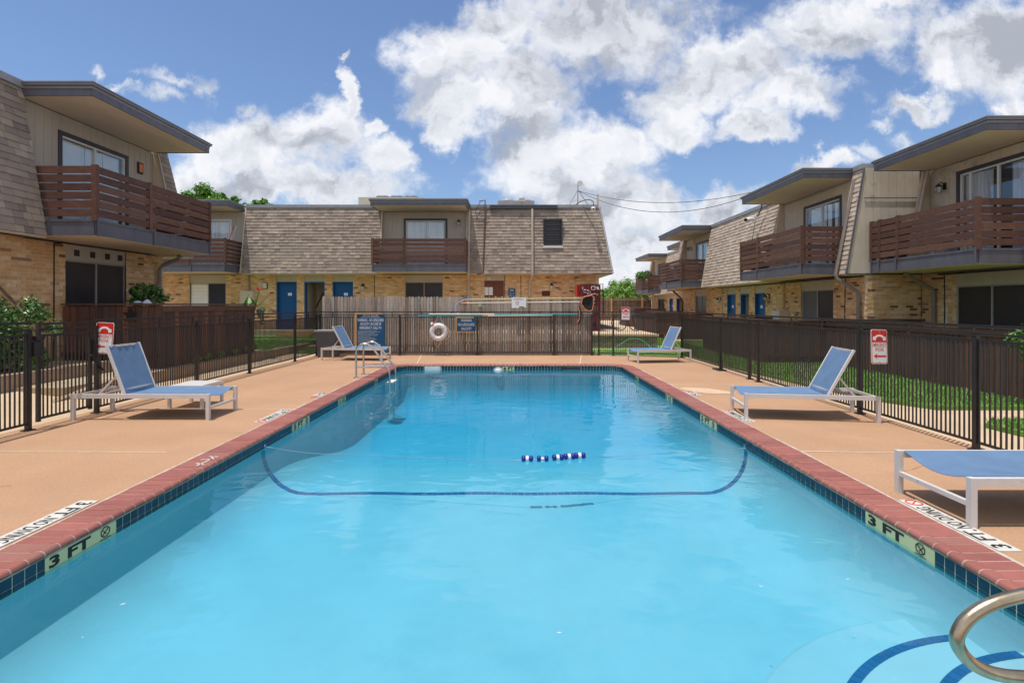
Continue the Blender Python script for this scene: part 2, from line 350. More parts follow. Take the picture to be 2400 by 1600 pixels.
def text_mesh(sv, size=1, bold=.0, xs=1.0, align='CENTER', spacing=1.0):
    cu = bpy.data.curves.new('txt', 'FONT'); cu.body = sv; cu.size = size; cu.align_x = align; cu.align_y = 'CENTER'; cu.offset = bold; cu.space_line = spacing; cu.resolution_u = 2
    o = bpy.data.objects.new('txt', cu); C.objects.link(o)
    dg = bpy.context.evaluated_depsgraph_get(); dg.update()
    me = bpy.data.meshes.new_from_object(o.evaluated_get(dg))
    V = [(v.co.x*xs, v.co.y, v.co.z) for v in me.vertices]; F = [tuple(p.vertices) for p in me.polygons]
    bpy.data.objects.remove(o); bpy.data.curves.remove(cu); bpy.data.meshes.remove(me)
    return V, F
def put_text(mb, sv, o, right, up, size, bold=0, xs=1., align='CENTER', fit=None):
    V, F = text_mesh(sv, size, bold, xs, align)
    if fit:
        xsn = [v[0] for v in V]; w = max(xsn)-min(xsn); k = fit/w; V = [(v[0]*k, v[1], v[2]) for v in V]
    right, up, o = Vector(right), Vector(up), Vector(o)
    mb.raw([o + right*v[0] + up*v[1] for v in V], F); return mb
# ================================================================ POOL
PX0, PX1, PY0, PY1 = -3.01, 2.78, 0.95, 13.65      # inner edge of coping
WATER = -0.12
def rrect(x0, x1, y0, y1, r, n=10):                # counter-clockwise, far corners rounded
    P = [(x0, y0), (x1, y0)]
    for i in range(n+1):
        a = math.pi/2*i/n; P.append((x1-r+r*math.cos(a), y1-r+r*math.sin(a)))
    for i in range(n+1):
        a = math.pi/2+math.pi/2*i/n; P.append((x0+r+r*math.cos(a), y1-r+r*math.sin(a)))
    return P
CW = .31
def struct(o): o['kind'] = 'structure'; return o
def holed(name, outer, inner, z, m, skirt=0, thick=0):
    bm = bmesh.new(); ed = []
    for L in (outer, inner):
        vs = [bm.verts.new((x, y, z)) for x, y in L]
        for i in range(len(vs)): ed.append(bm.edges.new((vs[i], vs[(i+1) % len(vs)])))
    bmesh.ops.triangle_fill(bm, edges=ed, use_beauty=True)
    for f in bm.faces:
        if f.normal.z < 0: f.normal_flip()
    if skirt:
        n = len(outer); vv = [bm.verts.new((x, y, z)) for x, y in outer] + [bm.verts.new((x, y, z-skirt)) for x, y in outer]
        for i in range(n): bm.faces.new((vv[i], vv[n+i], vv[n+(i+1) % n], vv[(i+1) % n]))
    me = bpy.data.meshes.new(name); bm.to_mesh(me); bm.free(); me.materials.append(M[m]); return struct(link(name, me, None, (0,0,0)))
outer_cop = rrect(PX0-CW, PX1+CW, PY0-CW, PY1+CW, .72)
holed('ground', [(-400,-60),(400,-60),(400,500),(-400,500)], rrect(PX0-CW, PX1+CW, PY0-CW, PY1+CW, .72), -.2, 'dirt')
DX0, DX1, DY1 = -6.32, 5.2, 16.75
deck = holed('pool_deck', [(DX0,-5),(DX1,-5),(DX1,15.6),(2.7,DY1),(DX0,DY1)], outer_cop, 0, 'deck', skirt=.19)
# joints and sealant lines on the deck
j = MB()
def strip(mb, p, q, w, z=.004):
    p = Vector((*p, z)); q = Vector((*q, z)); t = (q-p).normalized(); n = Vector((-t.y, t.x, 0))*w/2
    mb.face([p-n, q-n, q+n, p+n])
for a, b in [((-6.3,7.95),(-3.32,7.9)), ((-6.3,5.62),(-3.75,5.6)), ((3.08,5.64),(5.15,5.5)), ((1.75,13.82),(2.15,16.6)), ((-2.6,13.82),(-2.95,16.6)),((3.1,10.3),(5.15,10.4))]: strip(j, a, b, .016)
struct(j.build('deck_joint', 'joint', deck))
s_ = MB(); n = len(outer_cop)
for i in range(n):
    a, b = Vector(outer_cop[i]), Vector(outer_cop[(i+1) % n]); d = (b-a); L = d.length
    if L < 1e-6: continue
    k = max(1, int(L/.3)); d.normalize(); nn = Vector((d.y, -d.x))
    for q in range(k):
        p0, p1 = a+d*L*q/k, a+d*L*(q+1)/k; w = random.uniform(.012, .032)
        s_.face([(*(p0-nn*.004), .005), (*(p0+nn*w), .005), (*(p1+nn*w*random.uniform(.7,1.2)), .005), (*(p1-nn*.004), .005)][::1])
so = s_.build('joint_sealant', 'sealant', deck); so['kind'] = 'structure'
pt = MB(); cx, cy = 3.82, 10.05
pt.face([(3.2,9.55,.005),(3.45,9.3,.005),(3.95,9.22,.005),(3.98,9.45,.005),(3.7,9.85,.005),(3.3,10.0,.005),(3.12,9.85,.005)])
M['patch'] = mat('deck_patch', (.58,.41,.27), .85, .15, 5, .3, 80); pt.build('deck_patch', 'patch', deck)

cr_ = MB()
for (x, y, L, a) in ((-5.6,4.3,1.3,.3),(-4.4,9.2,1.5,-.4),(-3.9,6.4,.9,.15),(4.2,6.3,1.2,-.3),(3.7,8.6,.9,.5),(-1.6,15.2,1.9,.2),(1.2,14.9,1.1,-.5),(3.6,4.9,.7,.4),(-4.8,12.6,1.6,.6),(4.1,12.2,1.2,-.2)):
    p = Vector((x, y))
    for k in range(int(L/.09)):
        a += random.uniform(-.5,.5)*.6; q = p+Vector((math.cos(a), math.sin(a)))*.09; strip(cr_, p, q, random.uniform(.002,.005), .0042); p = q; a *= .9
M['crack'] = mat('crack', (.20,.12,.07), .95); cr_.build('hairline_crack', 'crack', deck)
# ---- shell
def floor_z(y):
    if y < 6.3: return -.64 - .006*(y-1)
    if y < 9.5: t = (y-6.3)/3.2; t = t*t*(3-2*t); return -.672 - .36*t
    return -1.032
RC = .5
def sd(x, y):                                       # distance inside the rounded pool outline
    r = .38; cx = (PX0+PX1)/2; hx = (PX1-PX0)/2
    dx = abs(x-cx)-hx; 
    if y > PY1-r and abs(x-cx) > hx-r: return r-math.hypot(abs(x-cx)-(hx-r), y-(PY1-r))
    return min(-dx, PY1-y, y-PY0)
def bed(x, y):
    t = max(0, sd(x, y)); zf = floor_z(y)
    return zf if t >= RC else zf + RC - math.sqrt(max(0, RC*RC-(RC-t)**2))
WI = .012
def spaced(a, b):
    e = [0, .008, .02, .04, .07, .11, .16, .22, .31, .41, .52]; mid = np.linspace(a+.6, b-.6, int((b-a-1)/.12)+1)
    return [a+v for v in e] + list(mid) + [b-v for v in e[::-1]]
xs, ys = spaced(PX0, PX1), spaced(PY0, PY1); V = [(x, y, bed(x, y)) for y in ys for x in xs]; nx = len(xs)
F = [(j*nx+i, j*nx+i+1, (j+1)*nx+i+1, (j+1)*nx+i) for j in range(len(ys)-1) for i in range(nx-1)]
inner = rrect(PX0, PX1, PY0, PY1, .38, 10); b0 = len(V)
dense = []
for i in range(len(inner)):
    a, b = Vector(inner[i]), Vector(inner[(i+1) % len(inner)]); k = max(1, int((b-a).length/.25))
    for q in range(k): dense.append(a.lerp(b, q/k))
for p in dense: V.append((p.x, p.y, -.03)); V.append((p.x, p.y, floor_z(p.y)+RC))
nd_ = len(dense)
for i in range(nd_): k = (i+1) % nd_; F.append((b0+2*i, b0+2*i+1, b0+2*k+1, b0+2*k))
pool = struct(link('pool_basin', mesh_raw('pool_basin', V, F, M['plaster'], True), None, (0,0,0)))
autosmooth(pool, 50)
# steps in the near right corner: quarter rounds of growing radius
SCX, SCY = 2.79, 1.6
for r, zt in ((1.93, -.52), (1.56, -.40), (1.20, -.26)):
    m = MB(); prof = [(r, -1.0), (r, zt-.035), (r-.01, zt-.012), (r-.035, zt)]; nn = 40; b = 0
    angs = [math.pi/2 + (math.pi*.95)*i/nn - .05 for i in range(nn+1)]
    for (rr, zz) in prof:
        for a in angs: m.V.append(Vector((SCX+rr*math.cos(a), SCY+rr*math.sin(a), zz)))
    for i in range(3):
        for k in range(nn): m.F.append((i*(nn+1)+k+1, i*(nn+1)+k, (i+1)*(nn+1)+k, (i+1)*(nn+1)+k+1))
    c = len(m.V); m.V.append(Vector((SCX, SCY, zt)))
    for k in range(nn): m.F.append((3*(nn+1)+k+1, 3*(nn+1)+k, c))
    st = m.build('pool_step', 'plaster', pool)
st_p = Pieces(pool, 'stripe_tile', 'stripe_tiles', cube_piece('stripe_tile', 'stripe'))
for r, zt in ((1.54, -.40), (1.18, -.26)):
    k = int(r*2.3/.056)
    for i in range(k):
        a = math.pi/2 + .12 + i*.056/r; rr = r-.028
        t = Vector((-math.sin(a), math.cos(a), 0)); o = Vector((math.cos(a), math.sin(a), 0))
        st_p.add(mtx(t*.050, o*.048, Vector((0,0,.008)), (SCX+rr*o.x, SCY+rr*o.y, zt+.003)))
# stripe across the floor, climbing both walls
pts = []; x = PX0
for i in range(400):
    pass
prof = [Vector((PX0+.004, WATER-.04-.0*i, 0)) for i in range(1)]
path = [Vector((PX0+.006, 0, zz)) for zz in np.linspace(-.16, floor_z(6.25)+RC, 6)[:-1]]
for a in np.linspace(0, math.pi/2, 9): path.append(Vector((PX0+RC-RC*math.cos(a)+.004, 0, floor_z(6.25)+RC-RC*math.sin(a)+.004)))
path += [Vector((x, 0, floor_z(6.25)+.004)) for x in np.linspace(PX0+.6, PX1-.6, 30)]
for a in np.linspace(math.pi/2, 0, 9): path.append(Vector((PX1-RC+RC*math.cos(a)-.004, 0, floor_z(6.25)+RC-RC*math.sin(a)+.004)))
path += [Vector((PX1-.006, 0, zz)) for zz in np.linspace(floor_z(6.25)+RC, -.16, 6)[1:]]
acc = 0
for a, b in zip(path, path[1:]):
    L = (b-a).length; k = max(1, round(L/.078)); t = (b-a)/k; u = t.normalized(); nn = Vector((-u.z, 0, u.x))
    for q in range(k):
        c = a+t*(q+.5); wob = .012*math.sin(acc*5); acc += L/k
        st_p.add(mtx(u*(t.length-.005), Vector((0,.075,0)), nn*.006, (c.x, 6.22+wob, c.z)))
st_p.flush()
# ---- coping bricks
def perim():                                        # (point, tangent, inward normal, curved)
    out = []; pitch = .1135
    def line(a, b):
        a, b = Vector(a), Vector(b); L = (b-a).length; k = int(round(L/pitch)); t = (b-a).normalized()
        for i in range(k): out.append((a+t*(L*(i+.5)/k), t, L/k, False))
    r = .38
    line((PX1, PY0), (PX1, PY1-r))
    for i in range(6):
        a = math.pi/2*(i+.5)/6; out.append((Vector((PX1-r+r*math.cos(a), PY1-r+r*math.sin(a))), Vector((-math.sin(a), math.cos(a))), .1, True))
    line((PX1-r, PY1), (PX0+r, PY1))
    for i in range(6):
        a = math.pi/2+math.pi/2*(i+.5)/6; out.append((Vector((PX0+r+r*math.cos(a), PY1-r+r*math.sin(a))), Vector((-math.sin(a), math.cos(a))), .1, True))
    line((PX0, PY1-r), (PX0, PY0)); line((PX0, PY0), (PX1, PY0)); return out
def nose(w0, w1, inset=0):       # brick with raised bullnose; local x tangent, y outward from pool, z up; w0 width inner, w1 outer
    P = [(CW-.004, -.05), (CW-.004, .008-inset), (.085, .006-inset), (.068, .012-inset)]
    for i in range(8): a = math.pi/2+math.pi*1.0*i/7; P.append((.022+.032*math.cos(a)-.0, -.016+(.032-inset)*math.sin(a)))
    P.append((.05, -.05)); V = []; k = len(P)
    for sgn in (-.5, .5):
        for (y, z) in P: V.append((sgn*(w0+(w1-w0)*max(0, y)/CW), y, z))
    F = [tuple(range(k)), tuple(range(2*k-1, k-1, -1))] + [(i, k+i, k+(i+1) % k, (i+1) % k) for i in range(k)]
    return V, F
cb = Pieces(pool, 'coping_brick', 'coping_bricks', piece_mesh('coping_brick', *nose(.104, .104), M['coping']), 290)
cc = Pieces(pool, 'coping_brick', 'coping_bricks', piece_mesh('coping_brick_corner', *nose(.094, .172), M['coping']), 20)
mo = MB(); Vn, Fn = nose(.118, .118, .0008); Vc, Fc = nose(.112, .2, .0008)
for (p, t, pitch, cur) in perim():
    o = Vector((t.y, -t.x, 0)); jz = random.uniform(-.0015, .0015)
    mm = mtx(Vector((t.x, t.y, 0)), o, Vector((0,0,1)), (p.x, p.y, jz)); (cc if cur else cb).add(mm)
    mo.raw(Vc if cur else Vn, Fc if cur else Fn, mtx(Vector((t.x,t.y,0))*.98, o, Vector((0,0,1)), (p.x, p.y, -.0012)))
cb.flush(); cc.flush(); mo.build('coping_mortar', 'cmortar', pool)
# ---- waterline tiles
tl = Pieces(pool, 'waterline_tile', 'waterline_tiles', cube_piece('waterline_tile', 'tile'), 300)
marks = {'L': [(3.32,3.92), (7.05,7.62), (8.9,9.25), (11.2,11.4)], 'R': [(3.42,4.10), (7.12,7.72), (9.1,9.5), (11.6,11.85)]}
def marked(p):
    if abs(p.x-PX0) < .01: return any(a < p.y < b for a, b in marks['L'])
    if abs(p.x-PX1) < .01: return any(a < p.y < b for a, b in marks['R'])
    if abs(p.y-PY1) < .01: return -.32 < p.x < .02 or -2.35 < p.x < -1.95 or 1.27 < p.x < 1.75
    return False
for i in range(len(dense)):
    a, b = dense[i], dense[(i+1) % nd_]
wall = []
for i in range(len(inner)):
    a, b = Vector(inner[i]), Vector(inner[(i+1) % len(inner)]); L = (b-a).length; k = max(1, int(round(L/.08))); t = (b-a).normalized()
    for q in range(k):
        p = a+t*(L*(q+.5)/k)
        if not marked(p): wall.append((p, t, L/k))
for p, t, w in wall:
    inn = Vector((-t.y, t.x, 0))
    for zc, h in ((-.064, .070), (-.121, .034)):
        tl.add(mtx(Vector((t.x,t.y,0))*(w-.010), Vector((0,0,h)), inn*.007, (p.x+inn.x*.002, p.y+inn.y*.002, zc)))
tl.flush()
g = MB()
for i in range(len(inner)):
    a, b = Vector(inner[i]), Vector(inner[(i+1) % len(inner)]); t = (b-a).normalized(); inn = Vector((-t.y, t.x))*.0015
    g.face([(*(a+inn), -.15), (*(b+inn), -.15), (*(b+inn), -.03), (*(a+inn), -.03)])
g.build('tile_grout', 'grout', pool)
# ---- depth markers on the tile band
def marker(side, y0, y1, depth, nodive=True):
    s = 1 if side == 'L' else -1; x = (PX0+.005) if side == 'L' else (PX1-.005)
    m = MB(); m.box(min(x, x+s*.003), max(x, x+s*.003), y0+.003, y1-.003, -.14, -.035); pl = m.build('depth_marker', 'marker', pool)
    t = MB(); xx = x+s*.0045; right = (0, s, 0); yc = (y0+y1)/2; L = y1-y0; b = y0 if s > 0 else y1
    f = .64 if nodive else .92
    put_text(t, depth, (xx, b+s*L*f/2, -.083), right, (0,0,1), .098, .004, .95, fit=L*f*.86)
    if nodive:
        c = b+s*L*.82
        oct_ = [(xx, c+.042*math.cos(a), -.074+.036*math.sin(a)) for a in [math.pi/8+math.pi/4*i for i in range(8)]]
        for i in range(8): t.bar(oct_[i], oct_[(i+1) % 8], .003, .006)
        t.bar((xx, c-.03, -.098), (xx, c+.03, -.05), .003, .006); t.bar((xx, c-.025, -.055), (xx, c+.01, -.092), .003, .005)
        put_text(t, 'NO DIVING', (xx, c, -.122), right, (0,0,1), .014, .0006, 1, fit=.10)
    t.build('lettering', 'ink', pl)
marker('L', 3.32, 3.92, '3 FT'); marker('L', 7.05, 7.62, '5 FT'); marker('L', 8.9, 9.25, '5 1/2', False); marker('L', 11.2, 11.4, '6', False)
marker('R', 3.42, 4.10, '3 FT'); marker('R', 7.12, 7.72, '5 FT'); marker('R', 9.1, 9.5, '5 1/2', False); marker('R', 11.6, 11.85, '6', False)
m = MB(); m.box(-.30, 0, PY1-.009, PY1-.004, -.14, -.035); pl = m.build('depth_marker', 'marker', pool)
t = MB(); put_text(t, '6 FT', (-.15, PY1-.0105, -.083), (1,0,0), (0,0,1), .1, .004, 1, fit=.26); t.build('lettering', 'ink', pl)
# skimmer mouths in the far wall and the light
m = MB(); m.box(-2.35, -1.95, PY1-.03, PY1-.003, -.16, -.03); sk = m.build('skimmer_cover', 'white_plain', pool)
m = MB(); m.box(1.27, 1.75, PY1-.01, PY1-.002, -.12, -.035); m.build('skimmer_slot', 'darkin', pool)
m = MB(); m.lathe((-.42, PY1-.01, -.17), [(.14,0),(.14,-.03),(.105,-.035)], 24, 'y'); lt = m.build('pool_light', 'steel', pool)
m = MB(); m.lathe((-.42, PY1-.047, -.17), [(.098,0),(.07,-.02),(.02,-.03)], 24, 'y'); m.build('lens', 'white_plain', lt)
# ---- deck depth plaques
def plaque(side, y0, y1, txt, far=False):
    s = 1 if side == 'L' else -1; xc = (PX0-CW-.115) if side == 'L' else (PX1+CW+.105); w = .15
    m = MB(); m.box(xc-w/2, xc+w/2, y0, y1, -.02, .009); pl = m.build('deck_plaque', 'white_mark', deck)
    t = MB(); up = (s, 0, 0); right = (0, -s, 0); st = y1 if s > 0 else y0; L = y1-y0
    def at(f): return (xc, st - s*L*f, .0105)
    a, b = txt
    put_text(t, a, at(.20), right, up, .160, .003, .95, fit=L*.32)
    put_text(t, b, at(.60), right, up, .145, .002, .7, fit=L*.44)
    t.build('lettering', 'ink', pl)
    t = MB(); c = Vector(at(.92)); t.tube([c+Vector((math.cos(q), math.sin(q), 0))*.055 for q in [2*math.pi*i/20 for i in range(20)]], .005, 5, True)
    t.bar(c+Vector((-.04,-.035,0)), c+Vector((.04,.035,0)), .008, .003); t.build('no_diving_symbol', 'red', pl)
plaque('L', 3.28, 4.2, ('3 FT.', 'NO DIVING')); plaque('R', 3.34, 4.22, ('3 FT.', 'NO DIVING'))
plaque('L', 7.0, 7.85, ('5 FT.', 'NO DIVING')); plaque('R', 7.02, 7.8, ('5 FT.', 'NO DIVING'))
plaque('L', 8.9, 9.35, ('5', '1/2')); plaque('R', 9.05, 9.5, ('5', '1/2'))
m = MB(); m.box(-.42, .1, PY1+CW+.05, PY1+CW+.17, -.02, .008); pl = m.build('deck_plaque', 'white_mark', deck)
t = MB(); put_text(t, '6 FT. NO DIVING', (-.16, PY1+CW+.11, .0095), (-1,0,0), (0,-1,0), .1, .002, 1, fit=.46); t.build('lettering', 'ink', pl)
# scuffed white paint marks on the left coping
t = MB()
for a, b in [((-3.17,5.18),(-3.02,5.12)),((-3.2,5.3),(-3.05,5.34)),((-3.12,5.1),(-3.1,5.36)),((-3.18,5.42),(-3.08,5.40)),((-3.10,5.3),(-3.14,5.42))]: t.bar((*a,.010),(*b,.010),.018,.003)
t.build('paint_mark', 'white_mark', pool)

# ---- water: one closed body with flat top, waves as fine relief
def water_mat():
    m = bpy.data.materials.new('pool_water'); m.use_nodes = True; nt = m.node_tree; N = nt.nodes; L = nt.links; N.clear()
    tr = N.new('ShaderNodeBsdfTransparent'); tr.inputs[0].default_value = (.97,.99,1,1)
    gl = N.new('ShaderNodeBsdfGlossy'); gl.inputs['Roughness'].default_value = .015
    fr = N.new('ShaderNodeFresnel'); fr.inputs[0].default_value = 1.33
    geo = N.new('ShaderNodeNewGeometry')
    def noise(sc, det, rough, dist=0):
        mp = N.new('ShaderNodeVectorMath'); mp.operation = 'MULTIPLY'; L.new(geo.outputs['Position'], mp.inputs[0]); mp.inputs[1].default_value = sc
        n = N.new('ShaderNodeTexNoise'); n.inputs['Scale'].default_value = 1; n.inputs['Detail'].default_value = det; n.inputs['Roughness'].default_value = rough; n.inputs['Distortion'].default_value = dist
        L.new(mp.outputs[0], n.inputs['Vector']); return n.outputs['Fac']
    a = noise((1.5, 2.3, 1), 2, .5, .6); b = noise((7, 11, 1), 3, .55, .4); big = noise((.35, .45, 1), 2, .5)
    amp = N.new('ShaderNodeMapRange'); L.new(big, amp.inputs[0]); amp.inputs[1].default_value = .4; amp.inputs[2].default_value = .65; amp.inputs[3].default_value = .15; amp.inputs[4].default_value = 1
    m1 = N.new('ShaderNodeMath'); m1.operation = 'MULTIPLY'; L.new(b, m1.inputs[0]); m1.inputs[1].default_value = .17
    m1b = N.new('ShaderNodeMath'); m1b.operation = 'MULTIPLY'; L.new(m1.outputs[0], m1b.inputs[0]); L.new(amp.outputs[0], m1b.inputs[1])
    m2 = N.new('ShaderNodeMath'); m2.operation = 'ADD'; L.new(a, m2.inputs[0]); L.new(m1b.outputs[0], m2.inputs[1])
    bp = N.new('ShaderNodeBump'); bp.inputs['Strength'].default_value = 1; bp.inputs['Distance'].default_value = .0085; L.new(m2.outputs[0], bp.inputs['Height'])
    L.new(bp.outputs[0], gl.inputs['Normal']); L.new(bp.outputs[0], fr.inputs['Normal'])
    mx = N.new('ShaderNodeMixShader'); L.new(fr.outputs[0], mx.inputs[0]); L.new(tr.outputs[0], mx.inputs[1]); L.new(gl.outputs[0], mx.inputs[2])
    df = N.new('ShaderNodeBsdfDiffuse'); df.inputs[0].default_value = (.0,.62,.85,1)   # blue surface tint standing in for light scattered underwater, lifts the shaded walls
    mt = N.new('ShaderNodeMixShader'); mt.inputs[0].default_value = .09; L.new(tr.outputs[0], mt.inputs[1]); L.new(df.outputs[0], mt.inputs[2]); L.new(mt.outputs[0], mx.inputs[1])
    va = N.new('ShaderNodeVolumeAbsorption'); va.inputs[0].default_value = (.0, .80, .965, 1); va.inputs['Density'].default_value = .52
    o = N.new('ShaderNodeOutputMaterial'); L.new(mx.outputs[0], o.inputs[0]); L.new(va.outputs[0], o.inputs['Volume']); return m
M['water'] = water_mat()
ow = rrect(PX0-.02, PX1+.02, PY0-.02, PY1+.02, .36, 10); m = MB()
m.V = [Vector((x, y, -1.75)) for x, y in ow] + [Vector((x, y, WATER)) for x, y in ow]; k = len(ow)
m.F = [tuple(range(k))[::-1], tuple(range(k, 2*k))] + [(i, (i+1) % k, k+(i+1) % k, k+i) for i in range(k)]
struct(m.build('pool_water', 'water', None, origin=(0,0,0)))

# ================================================================ TERRAIN
def slab(name, x0, x1, y0, y1, z, th, m):
    b = MB(); b.box(x0, x1, y0, y1, z-th, z); return struct(b.build(name, m))
slab('path', -7.31, -6.33, 5.0, 22.2, -.012, .18, 'concrete')
# sunken walk and slope left of the gate
m = MB(); Y = np.linspace(-4, 8.6, 14); Xs = np.linspace(-14, -6.33, 16)
for y in Y:
    for x in Xs: m.V.append(Vector((x, y, -.014 + .24*min(1, max(0, (-7.0-x)/1.6)) + .012*math.sin(x*2+y))))
for jj in range(len(Y)-1):
    for i in range(len(Xs)-1): a = jj*len(Xs)+i; m.F.append((a, a+1, a+1+len(Xs), a+len(Xs)))
struct(m.build('side_walk', 'concrete', origin=(0,0,0)))
b = MB(); b.box(-30, -7.46, 8.601, 19.3, -.19, .215); struct(b.build('planting_bed', 'dirt'))
def curb(x0, x1, y0, y1, z1, label, taper=False):
    b = MB(); b.hexa([(x0,y0,-.1),(x1,y0,-.1),(x1,y1,-.1),(x0,y1,-.1),(x0,y0,.03 if taper else z1),(x1,y0,.03 if taper else z1),(x1,y1,z1),(x0,y1,z1)])
    return b
t = thing('retaining_curb', (-7.38, 12, 0), 'low tan concrete curb running beside the left path below the brown patio fence', 'curb')
curb(-7.46, -7.31, 8.2, 9.4, .225, '', True).build('curb_segment', 'curb', t)
for y0, y1 in ((9.405, 12.4), (12.405, 15.4), (15.405, 18.6)): curb(-7.46, -7.31, y0, y1, .225, '').build('curb_segment', 'curb', t)
t = thing('retaining_curb', (-8.35, 9.7, 0), 'raised concrete edging below the leafy hedge at the left', 'curb')
curb(-8.47, -8.27, 4.0, 8.0, .46, '').build('curb_segment', 'curb', t); curb(-8.47, -8.27, 8.005, 10.9, .44, '').build('curb_segment', 'curb', t)
b = MB(); b.box(-9.78, -8.47, 4, 10.9, .1, .42); struct(b.build('hedge_bed', 'dirt'))
# back left lawn with path, steps and upper terrace
m = MB(); m.hexa([(-30,19.301,-.19),(-6.34,15.2,-.19),(-6.34,22.2,-.19),(-30,22.2,-.19),(-30,19.301,.2),(-6.34,15.2,.06),(-6.34,22.2,.24),(-30,22.2,.24)])
lawnL = MB(); lawnL.box(-7.30, -6.34, 16.9, 22.2, -.1, -.004)
back_lawn = MB(); back_lawn.hexa([(-13,15.9,-.1),(-7.47,15.9,-.1),(-7.47,22.2,-.1),(-13,22.2,-.1),(-13,15.9,.225),(-7.47,15.9,.222),(-7.47,22.2,.3),(-13,22.2,.3)])
back_lawn.hexa([(-7.30,16.95,-.1),(-5.2,16.95,-.1),(-5.2,22.2,-.1),(-7.30,22.2,-.1),(-7.30,16.95,.0),(-5.2,16.95,.0),(-5.2,22.2,.28),(-7.30,22.2,.28)])
struct(back_lawn.build('back_lawn', 'grass'))
b = MB(); b.box(-30, 5.3, 22.2, 60, -.19, .50); b.box(-3, 5.3, 20.0, 22.199, -.19, .497); struct(b.build('upper_terrace', 'concrete'))
b = MB(); b.hexa([(-13,19.4,.0),(-6.0,19.9,.0),(-6.0,20.35,.0),(-13,20.0,.0),(-13,19.4,.285),(-6.0,19.9,.2),(-6.0,20.35,.235),(-13,20.0,.29)]); struct(b.build('garden_path', 'concrete'))
st = thing('garden_steps', (-9.1, 21.6, .2), 'concrete garden steps with yellow painted edges on the lawn below the blue door', 'steps')
for (x0, x1, y0, z) in ((-9.75, -8.0, 21.75, .44), (-9.75, -8.4, 21.3, .36), (-10.0, -8.6, 20.8, .30)):
    b = MB(); b.box(x0, x1, y0, y0+.45, 0, z); s1 = b.build('step', 'concrete_grey', st)
    b = MB(); b.box(x0-.003, x1+.003, y0-.006, y0-.001, z-.13, z-.001); b.box(x0-.003, x1+.003, y0-.006, y0+.05, z+.001, z+.005); b.build('painted_edge', 'yellow', s1)
st = thing('garden_steps', (-7.0, 18.3, .0), 'small yellow edged step block beside the left path behind the grey bin', 'steps')
b = MB(); b.box(-7.2, -6.5, 18.0, 18.5, -.05, .16); s1 = b.build('step', 'concrete_grey', st)
b = MB(); b.box(-7.2, -6.5, 17.993, 17.998, .03, .158); b.build('painted_edge', 'yellow', s1)
# retaining wall at the right rear
def stone_wall():
    t = thing('retaining_wall', (4.3, 19.7, -.05), 'low mossy stone retaining wall with a tan top behind the far right iron fence', 'wall')
    b = MB(); b.hexa([(2.0,19.7,-.2),(5.3,19.2,-.2),(5.3,20.0,-.2),(2.0,20.0,-.2),(2.0,19.7,.43),(5.3,19.2,.43),(5.3,20.0,.43),(2.0,20.0,.43)])
    b.hexa([(5.0,19.3,-.2),(5.3,19.2,-.2),(5.3,34,-.2),(5.0,34,-.2),(5.0,19.3,.43),(5.3,19.2,.43),(5.3,34,.43),(5.0,34,.43)]); b.build('wall_body', 'stone', t)
    b = MB(); b.hexa([(2.0,19.66,.43),(5.34,19.15,.43),(5.34,20.03,.43),(2.0,20.03,.43),(2.0,19.66,.502),(5.34,19.15,.502),(5.34,20.03,.502),(2.0,20.03,.502)])
    b.hexa([(5.0,20.03,.43),(5.34,20.03,.43),(5.34,34,.43),(5.0,34,.43),(5.0,20.03,.502),(5.34,20.03,.502),(5.34,34,.502),(5.0,34,.502)]); b.build('coping', 'concrete', t)
stone_wall()
b = MB(); b.box(1.0, 5.0, 24.0, 33, .5, .506); struct(b.build('road', 'asphalt'))
# right side: walks and lawns
GZ = -.075
slab('right_walk', 5.2, 40, -5, 22, GZ-.02, .1, 'concrete')
def lawn(name, pts, z, m='grass'):
    mb = MB(); mb.poly([(x, y, z-.06) for x, y in pts], (0, 0, .06)); return struct(mb.build(name, m))
L1 = [(6.75,8.3),(12,8.3),(12,14.6),(7.2,14.6),(7.0,26),(5.9,26),(5.75,14),(6.05,10.5),(6.35,9.0)]
L2 = [(7.3,4.0),(12,4.0),(12,7.35),(6.75,7.35),(6.45,7.1),(6.5,6.3),(6.9,5.2)]
L3 = [(2.75,16.95),(5.25,15.9),(5.45,19.1),(2.0,19.55),(1.0,18)]
lawn('right_lawn', L1, -.03); lawn('front_right_lawn', L2, -.03); lawn('rear_lawn', L3, .0)
b = MB(); b.box(1, 5.4, 18.35, 18.6, -.1, .012); struct(b.build('rear_path', 'concrete'))
slab('lower_yard', 5.35, 60, 22, 120, -.09, .1, 'concrete')
slab('rear_right_lawn', 5.6, 9.0, 17, 24, -.05, .05, 'grass')
